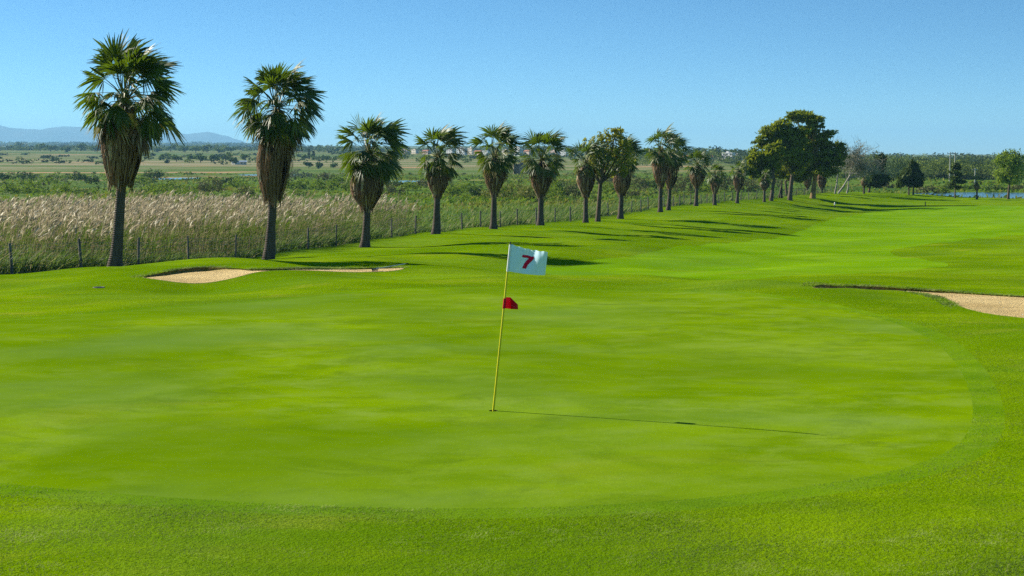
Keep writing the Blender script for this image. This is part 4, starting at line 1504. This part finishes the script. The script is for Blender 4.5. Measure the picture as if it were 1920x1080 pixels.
# ------------------------------------------------------------------ houses
def make_house(name, px, by, w, h, wall, roof, nw, label, group=None, floors=1, depth=None, flat=False, ang=0.2):
    base = hit(px, by, y0=300)
    s = base.y / F
    W, Hh = w * s * 0.5, h * s
    D = depth or max(4.0, W * 0.8)
    root = thing(name, base, label, 'house', group)
    root.rotation_euler = (0, 0, ang)
    mb = MB()
    wallh = Hh if flat else Hh * 0.72
    mb.box(-W, W, -D / 2, D / 2, -1.5, wallh)
    mb.build('wall', M[wall], root)
    mb = MB()
    if flat:
        mb.box(-W - 0.15, W + 0.15, -D / 2 - 0.15, D / 2 + 0.15, wallh, wallh + 0.35)
        mb.box(-W * 0.35, W * 0.1, -D * 0.2, D * 0.25, wallh + 0.35, wallh + 0.35 + Hh * 0.18)
    else:
        e = 0.4
        V = [(-W - e, -D / 2 - e, wallh), (W + e, -D / 2 - e, wallh), (W + e, D / 2 + e, wallh), (-W - e, D / 2 + e, wallh), (-W - e, 0, Hh), (W + e, 0, Hh)]
        mb.add(V, [(0, 1, 5, 4), (2, 3, 4, 5), (3, 2, 1, 0)])
        mb.add(V, [(0, 4, 3), (1, 2, 5)])
    mb.build('roof', M[wall if flat else roof], root)
    fh = wallh / floors
    for fl_ in range(floors):
        for i in range(nw):
            cx = -W + (i + 0.5) * 2 * W / nw
            ww = min(W / nw * 0.42, 1.1)
            wm = MB()
            wm.box(cx - ww, cx + ww, -D / 2 - 0.05, -D / 2 + 0.1, fl_ * fh + fh * 0.3, fl_ * fh + fh * 0.78)
            wm.build('window', M['glass'], root)
    return root


town = [(845, 290, 16, 9, 'wallw', 3, 4), (866, 291, 20, 13, 'wallw', 4, 4), (884, 290, 14, 12, 'wallc', 3, 3), (897, 291, 20, 9, 'wallp', 3, 3), (912, 291, 14, 8, 'wallw', 3, 2), (950, 291, 18, 9, 'wallc', 3, 3),
        (972, 292, 16, 15, 'wallw', 3, 5), (990, 291, 18, 10, 'wallp', 3, 3), (1040, 291, 18, 8, 'wallp', 3, 2), (1058, 292, 14, 9, 'wallw', 3, 3), (1076, 292, 12, 7, 'wallc', 2, 2), (800, 289, 20, 8, 'wallp', 3, 2),
        (778, 288, 16, 7, 'wallc', 3, 2), (760, 288, 14, 8, 'wallp', 2, 2)]
for i, (px, by, w, h, wall, nw, fl_) in enumerate(town):
    o = make_house('town_building', px, by, w, h, wall, 'tile', nw, None, None, fl_, flat=(i % 4 != 3), ang=random.uniform(-1.0, -0.65))
    cw = {'wallw': 'white', 'wallc': 'cream', 'wallp': 'pinkish'}[wall]
    autolabel(o, '%s block of the distant town, %s' % (cw, gap(px)), px, 'building', 'buildings of the distant town')
make_house('white_house', 1366, 299, 22, 12, 'wallw', 'tile', 3, 'larger white house on the wooded hill left of the big trees', 'hill houses', 2, flat=True, ang=-0.7)
make_house('white_house', 1384, 299, 16, 9, 'wallw', 'tile', 3, 'long low white house right of the larger white house on the hill', 'hill houses', 1, flat=True, ang=-0.8)
make_house('tiled_house', 1292, 300, 20, 9, 'wallw', 'tile', 3, 'pinkish roofed house on the hill left of the short fat-skirted palm', 'hill houses', 1, ang=-0.7)
make_house('tiled_house', 1336, 299, 18, 8, 'wallc', 'tile', 3, 'cream house with tiled roof on the hill above the young palm', 'hill houses', 1, ang=-0.2)
make_house('farm_shed', 442, 308, 9, 7, 'wallw', 'walls', 2, 'white farm shed left of the second palm', 'farm sheds', 1, ang=-0.75)
make_house('farm_shed', 456, 309, 12, 8, 'wallc', 'walls', 2, 'farm shed with blue-grey roof just left of the second palm', 'farm sheds', 1, ang=0.2)
make_house('farm_shed', 980, 326, 34, 17, 'wallb', 'walls', 1, 'long brown ruined barn between the fifth and sixth palms', 'farm sheds', 1, flat=True, ang=0.05)


# ------------------------------------------------------------------ power poles
def make_pylon(px, by, ty, twin, label, Y):
    p = at(px, by, Y)
    base = Vector((p.x, Y, hz(p.x, Y)))
    hh = (at(px, ty, Y) - base).z
    root = thing('power_pole', base, label, 'power pole', 'power poles on the skyline')
    if twin:
        for dx in (-0.75, 0.75):
            mb = MB()
            mb.tube([(dx, 0, -1), (dx, 0, hh)], [0.20, 0.15], 6)
            mb.build('post', M['pole'], root)
        mb = MB()
        mb.box(-1.7, 1.7, -0.08, 0.08, hh - 0.6, hh - 0.4)
        mb.build('crossarm', M['pole'], root)
        mb = MB()
        for dx in (-1.6, 0, 1.6):
            mb.tube([(dx, 0, hh - 0.4), (dx, 0, hh - 0.05)], [0.09, 0.06], 5)
        mb.build('insulator', M['black'], root)
    else:
        mb = MB()
        mb.tube([(0, 0, -1), (0, 0, hh)], [0.18, 0.13], 6)
        mb.build('post', M['pole'], root)
        mb = MB()
        mb.box(-0.8, 0.8, -0.07, 0.07, hh - 0.5, hh - 0.35)
        mb.build('crossarm', M['pole'], root)


make_pylon(1785, 340, 285, True, 'tall twin power pole on the skyline above the young pine', 440)
make_pylon(1648, 330, 284, True, 'twin power pole above the twigs of the bare trees', 560)
make_pylon(1687, 320, 285, False, 'thin single power pole above the two dark pines', 900)
make_pylon(1828, 340, 315, False, 'short single pole behind the lone small palm', 380)
make_pylon(1713, 318, 288, False, 'faint single pole right above the taller dark pine', 980)

# ------------------------------------------------------------------ markers on the fairway
for (px, by, ty, Y, lab, white) in [(1565, 391, 380, 213, 'short dark marker post with white cap in front of the big trees', True), (1735, 385, 377, 216, 'thin dark stake on the fairway at the shadow tip', False)]:
    p = at(px, by, Y)
    base = Vector((p.x, Y, hz(p.x, Y)))
    s = Y / F
    root = thing('marker_post', base, lab, 'post', 'markers on the fairway')
    hh = (by - ty) * s
    mb = MB()
    mb.tube([(0, 0, -0.1), (0, 0, hh * (0.55 if white else 1))], [0.075, 0.07], 8)
    mb.build('stake', M['black'], root)
    if white:
        mb = MB()
        mb.tube([(0, 0, hh * 0.55), (0, 0, hh * 0.93), (0, 0, hh)], [0.10, 0.10, 0.06], 8)
        mb.build('cap', M['white'], root)

# ------------------------------------------------------------------ fence
fr = thing('wire_fence', (FENCE[0][0], FENCE[0][1], hz(*FENCE[0])), 'long weathered post and wire fence running behind the palm row', 'fence')
fo_ = fr.location
dense, acc = [], 0.0
for i in range(len(FENCE) - 1):
    a, b = FENCE[i], FENCE[i + 1]
    l = math.hypot(b[0] - a[0], b[1] - a[1])
    while acc < l:
        f = acc / l
        dense.append((a[0] + (b[0] - a[0]) * f, a[1] + (b[1] - a[1]) * f))
        acc += 4.05
    acc -= l
tops = []
for k, (x, y) in enumerate(dense):
    x += random.uniform(-0.15, 0.15)
    z = hz(x, y)
    hh = random.uniform(1.15, 1.38)
    ln = Vector((random.uniform(-0.07, 0.07), random.uniform(-0.05, 0.05), 0))
    b0 = Vector((x, y, z)) - fo_
    r_ = random.uniform(0.048, 0.066)
    mb = MB()
    mb.tube([b0 + Vector((0, 0, -0.5)), b0 + ln * 0.5 + Vector((0, 0, hh * 0.5)), b0 + ln + Vector((0, 0, hh))], [r_ * 1.05, r_, r_ * 0.92], 7)
    mb.build('post', M['post'], fr)
    tops.append((b0, b0 + ln + Vector((0, 0, 1.12))))
mb = MB()
for i in range(len(tops) - 1):
    (a0, a1), (b0, b1) = tops[i], tops[i + 1]
    for f in (0.05, 0.22, 0.39, 0.56, 0.73, 0.88, 0.99):
        p, q = a0.lerp(a1, f), b0.lerp(b1, f)
        mb.tube([p, q], [0.004, 0.004], 3, cap=False)
    for j in range(16):
        f = j / 16
        mb.tube([a0.lerp(b0, f), a1.lerp(b1, f)], [0.0028, 0.0028], 3, cap=False)
mb.build('wire_netting', M['wire'], fr)


# ------------------------------------------------------------------ reeds, tall grass, herbs, mown blades
def fence_x(y):
    fx = np.array([p[0] for p in FENCE])
    fy = np.array([p[1] for p in FENCE])
    return np.interp(y, fy, fx)


def strips(base, d, length, width, bend, nseg=3, tipw=0.15, side=None):
    """bent ribbons: base n x 3, initial direction n x 3, sideways bend n x 3"""
    nn_ = len(base)
    if side is None:
        side = np.cross(d, RNG.normal(size=d.shape))
        side /= np.linalg.norm(side, axis=1)[:, None] + 1e-9
    T = np.linspace(0, 1, nseg + 1)
    P = base[:, None] + d[:, None] * (T[None, :, None] * length[:, None, None]) + bend[:, None] * ((T ** 2)[None, :, None] * length[:, None, None])
    W = width[:, None] * np.interp(T, [0, 0.5, 1], [1, 0.85, tipw])[None]
    Aa = P - side[:, None] * W[..., None] * 0.5
    Bb = P + side[:, None] * W[..., None] * 0.5
    V = np.stack([Aa, Bb], 2).reshape(-1, 3)
    b0 = np.arange(nn_)[:, None] * ((nseg + 1) * 2)
    Fq = [np.concatenate([b0 + 2 * k, b0 + 2 * k + 1, b0 + 2 * k + 3, b0 + 2 * k + 2], 1) for k in range(nseg)]
    return V, np.concatenate(Fq), P


def unit(a):
    return a / (np.linalg.norm(a, axis=1)[:, None] + 1e-9)


def reed_bed():
    mb = MB()
    N = 16000
    yy = RNG.uniform(40, 104, N)
    xx = fence_x(yy) - 1.2 - RNG.uniform(0, 1, N) ** 0.9 * np.interp(yy, [40, 60, 90], [14, 20, 26])
    px = 960 + F * xx / yy
    k = (px > -160) & (px < 790 - (yy < 75) * 0)
    # the tall stand ends at about the third palm
    k &= RNG.uniform(size=N) < np.interp(px, [-160, 690, 760, 790], [1, 1, 0.7, 0.0])
    xx, yy, px = xx[k], yy[k], px[k]
    n_ = len(xx)
    zz = H(xx, yy)
    patch = np.sin(xx * 0.55 + 1.3) * np.sin(yy * 0.4 + 0.5) * 0.25
    topz = 0.95 - (yy - 62) * 0.012
    hh = (topz - zz) * (RNG.uniform(0.80, 1.06, n_) + patch * 0.42)
    back = np.clip((fence_x(yy) - xx) / 6.0, 0, 1)
    hh *= 0.62 + 0.38 * back ** 0.6
    base = np.column_stack([xx, yy, zz - 0.1])
    d = unit(np.column_stack([RNG.normal(0.05, 0.06, n_), RNG.normal(0, 0.06, n_), np.ones(n_)]))
    bend = np.column_stack([RNG.uniform(0.04, 0.22, n_), RNG.normal(-0.03, 0.06, n_), -RNG.uniform(0.0, 0.05, n_)])
    V, Fq, P = strips(base, d, hh, np.full(n_, 0.020), bend, 4, 0.5)
    dry = RNG.uniform(size=n_) < np.interp(back, [0, 0.5, 1], [0.10, 0.42, 0.58]) + patch * 1.5
    fdry = np.tile(dry, 4)
    mb.add(V, Fq[~fdry], 0)
    mb.add(V, Fq[fdry], 1)
    # leaves up the stem
    for lv in range(5):
        f = RNG.uniform(0.12, 0.86, n_)
        i0 = np.minimum((f * 4).astype(int), 3)
        g = f * 4 - i0
        r = np.arange(n_)
        b = P[r, i0] * (1 - g)[:, None] + P[r, i0 + 1] * g[:, None]
        ph = RNG.uniform(0, 2 * math.pi, n_)
        dd = unit(np.column_stack([np.cos(ph) * 0.6 + 0.35, np.sin(ph) * 0.6, RNG.uniform(0.4, 1.1, n_)]))
        V2, F2, _ = strips(b, dd, RNG.uniform(0.30, 0.62, n_), RNG.uniform(0.018, 0.036, n_), np.column_stack([RNG.uniform(0.1, 0.4, n_), RNG.normal(0, 0.1, n_), RNG.uniform(-0.5, -0.1, n_)]), 2, 0.1)
        isdry = np.tile(dry & (RNG.uniform(size=n_) < 0.55), 2)
        mb.add(V2, F2[~isdry], 0)
        mb.add(V2, F2[isdry], 1)
    # plumes
    drift = 0.5 + 0.5 * np.sin(xx * 0.9 + 2.2 * np.sin(yy * 0.35)) * np.sin(yy * 0.75 + 1.4 * np.sin(xx * 0.4))
    pk = np.nonzero(RNG.uniform(size=n_) < np.interp(back, [0, 0.45, 1], [0.04, 0.24, 0.50]) * (0.25 + 1.2 * drift))[0]
    tip = P[pk, -1]
    for q in range(5):
        ph = RNG.uniform(0, 2 * math.pi, len(pk))
        dd = unit(np.column_stack([0.28 + 0.30 * np.cos(ph), 0.3 * np.sin(ph), RNG.uniform(0.5, 1.2, len(pk))]))
        st = tip - np.array([0.02, 0, 0.05]) * q
        V3, F3, _ = strips(st, dd, RNG.uniform(0.16, 0.36, len(pk)), RNG.uniform(0.03, 0.065, len(pk)), np.column_stack([RNG.uniform(0.1, 0.5, len(pk)), RNG.normal(0, 0.1, len(pk)), RNG.uniform(-0.5, 0.0, len(pk))]), 2, 0.2)
        mb.add(V3, F3, 2)
    tag(mb.build('reed_bed', [M['reed'], M['reeddry'], M['plume']]), 'tall reeds with tan feathery plumes leaning in the wind behind the fence', 'reeds', None, 'stuff')


reed_bed()


def tall_grass():
    mb = MB()
    N = 60000
    yy = np.exp(RNG.uniform(math.log(44), math.log(250), N))
    off = RNG.exponential(9.0, N) * (yy / 100)
    xx = fence_x(yy) - 0.3 - off
    px = 960 + F * xx / yy
    k = (px > -120) & (px < 1600) & ((off < 2.5) | (px > 640)) & (yy > 44)
    xx, yy = xx[k], yy[k]
    n_ = len(xx)
    zz = H(xx, yy)
    hgt = RNG.uniform(0.45, 1.1, n_) * (1 + 0.3 * np.sin(xx * 0.3 + yy * 0.13)) * np.interp(off[k], [0, 1.5, 5, 40], [0.9, 1.1, 1.15, 0.55])
    d = unit(np.column_stack([RNG.normal(0.15, 0.25, n_), RNG.normal(0, 0.25, n_), np.ones(n_)]))
    V, Fq, _ = strips(np.column_stack([xx, yy, zz - 0.05]), d, hgt, 0.02 + yy * 0.00035, np.column_stack([RNG.uniform(0.1, 0.5, n_), RNG.normal(0, 0.15, n_), -RNG.uniform(0.05, 0.3, n_)]), 2, 0.15)
    mb.add(V, Fq, 0)
    tag(mb.build('tall_grass', M['tallgrass']), 'tall wild grass growing along and behind the wire fence', 'grass', None, 'stuff')


tall_grass()


def marsh_herbs():
    mb = MB()
    N = 52000
    yy = np.exp(RNG.uniform(math.log(105), math.log(640), N))
    px = RNG.uniform(-150, 2050, N)
    xx = (px - 960) / F * yy
    k = ~inside(xx, yy, COURSE)
    for (cx, cy, rx, ry, wz) in PONDS + [(-119, 522, 14, 22, 0), (-113, 560, 18, 22, 0)]:
        k &= ((xx - cx) / (rx * 1.2)) ** 2 + ((yy - cy) / (ry * 1.2)) ** 2 > 1
    dens = 0.5 + 0.5 * np.sin(xx * 0.09 + 2 * np.sin(yy * 0.021)) * np.sin(yy * 0.045 + xx * 0.02)
    k &= RNG.uniform(size=N) < 0.25 + 0.75 * dens
    xx, yy, dens = xx[k], yy[k], dens[k]
    n_ = len(xx)
    zz = H(xx, yy)
    hgt = RNG.uniform(0.25, 0.8, n_) * (0.5 + dens)
    d = unit(np.column_stack([RNG.normal(0.1, 0.5, n_), RNG.normal(0, 0.5, n_), np.ones(n_) * 0.8]))
    V, Fq, _ = strips(np.column_stack([xx, yy, zz - 0.03]), d, hgt, 0.10 + yy * 0.0011, np.column_stack([RNG.uniform(0.0, 0.4, n_), RNG.normal(0, 0.2, n_), -RNG.uniform(0.05, 0.3, n_)]), 2, 0.35)
    mb.add(V, Fq, 0)
    tag(mb.build('marsh_herbs', M['herb']), 'low green herbs covering the marsh behind the fence', 'ground cover', None, 'stuff')


marsh_herbs()


def mown_blades():
    mb = MB()
    # foreground and the bank round the green
    specs = [(9.6, 13.0, 120000, 0.032, 0.0050), (13.0, 19.0, 60000, 0.032, 0.006), (19.0, 30.0, 40000, 0.028, 0.009)]
    for (y0, y1, N, hg, wd) in specs:
        yy = RNG.uniform(y0, y1, N)
        px = RNG.uniform(-60, 1980, N)
        xx = (px - 960) / F * yy
        k = ~inside(xx, yy, GREEN) & ~inside(xx, yy, BUNK_L) & ~inside(xx, yy, BUNK_R) & ~inside(xx, yy, FAIRWAY) & inside(xx, yy, COURSE)
        xx, yy = xx[k], yy[k]
        n_ = len(xx)
        zz = H(xx, yy)
        tuft = 0.5 + 0.5 * np.sin(xx * 2.3 + 1.7 * np.sin(yy * 1.9)) * np.sin(yy * 3.1 + xx * 0.7)
        big = 0.5 + 0.5 * np.sin(xx * 0.55 + 1.3 * np.sin(yy * 0.9 + 1)) * np.sin(yy * 1.3 + 0.8 * np.sin(xx * 0.7))
        hh = hg * RNG.uniform(0.4, 1.25, n_) * (0.5 + 0.6 * tuft) * (0.55 + 0.8 * big)
        d = unit(np.column_stack([RNG.normal(0.1, 0.5, n_), RNG.normal(0, 0.5, n_), np.ones(n_) * 0.8]))
        V, Fq, _ = strips(np.column_stack([xx, yy, zz - 0.004]), d, hh, np.full(n_, wd), np.column_stack([RNG.normal(0.15, 0.3, n_), RNG.normal(0, 0.3, n_), -RNG.uniform(0.1, 0.4, n_)]), 1, 0.3)
        mb.add(V, Fq, 0)
    # longer blades hanging over the bunker lips
    for (L, nrm, bk, zt) in (BL, BR):
        LA = np.array(L)
        m = len(L)
        w = np.clip(bk, 0.003, 1.5)
        i = RNG.choice(m, 9000, p=w / w.sum())
        f = RNG.uniform(size=9000)
        j = (i + 1) % m
        P = LA[i] * (1 - f)[:, None] + LA[j] * f[:, None] + nrm[i] * RNG.uniform(-0.02, 0.35, 9000)[:, None]
        zz = H(P[:, 0], P[:, 1])
        d = unit(np.column_stack([RNG.normal(0.05, 0.35, 9000), RNG.normal(-0.25, 0.35, 9000), np.full(9000, 0.8)]))
        V, Fq, _ = strips(np.column_stack([P, zz - 0.01]), d, RNG.uniform(0.05, 0.13, 9000), np.full(9000, 0.014), np.column_stack([RNG.normal(0.1, 0.3, 9000), RNG.normal(-0.3, 0.3, 9000), -RNG.uniform(0.3, 0.8, 9000)]), 2, 0.25)
        mb.add(V, Fq, 0)
    tag(mb.build('rough_grass', M['blade']), 'short mown grass blades of the rough around the putting green', 'grass', None, 'stuff')


mown_blades()

finish_labels()

# ------------------------------------------------------------------ air
mb = MB()
mb.box(-13500, 13500, -150, 19000, -12.0, 356)
hzb = mb.build('haze', NT('air').m)
tag(hzb, None, None, None, 'stuff')
ht = hzb.data.materials[0].node_tree
vol = ht.nodes.new('ShaderNodeVolumePrincipled')
vol.inputs['Color'].default_value = (0.32, 0.68, 1.0, 1)
vol.inputs['Density'].default_value = 0.000085
vol.inputs['Anisotropy'].default_value = 0.1
ht.links.new(vol.outputs[0], ht.nodes['Material Output'].inputs['Volume'])
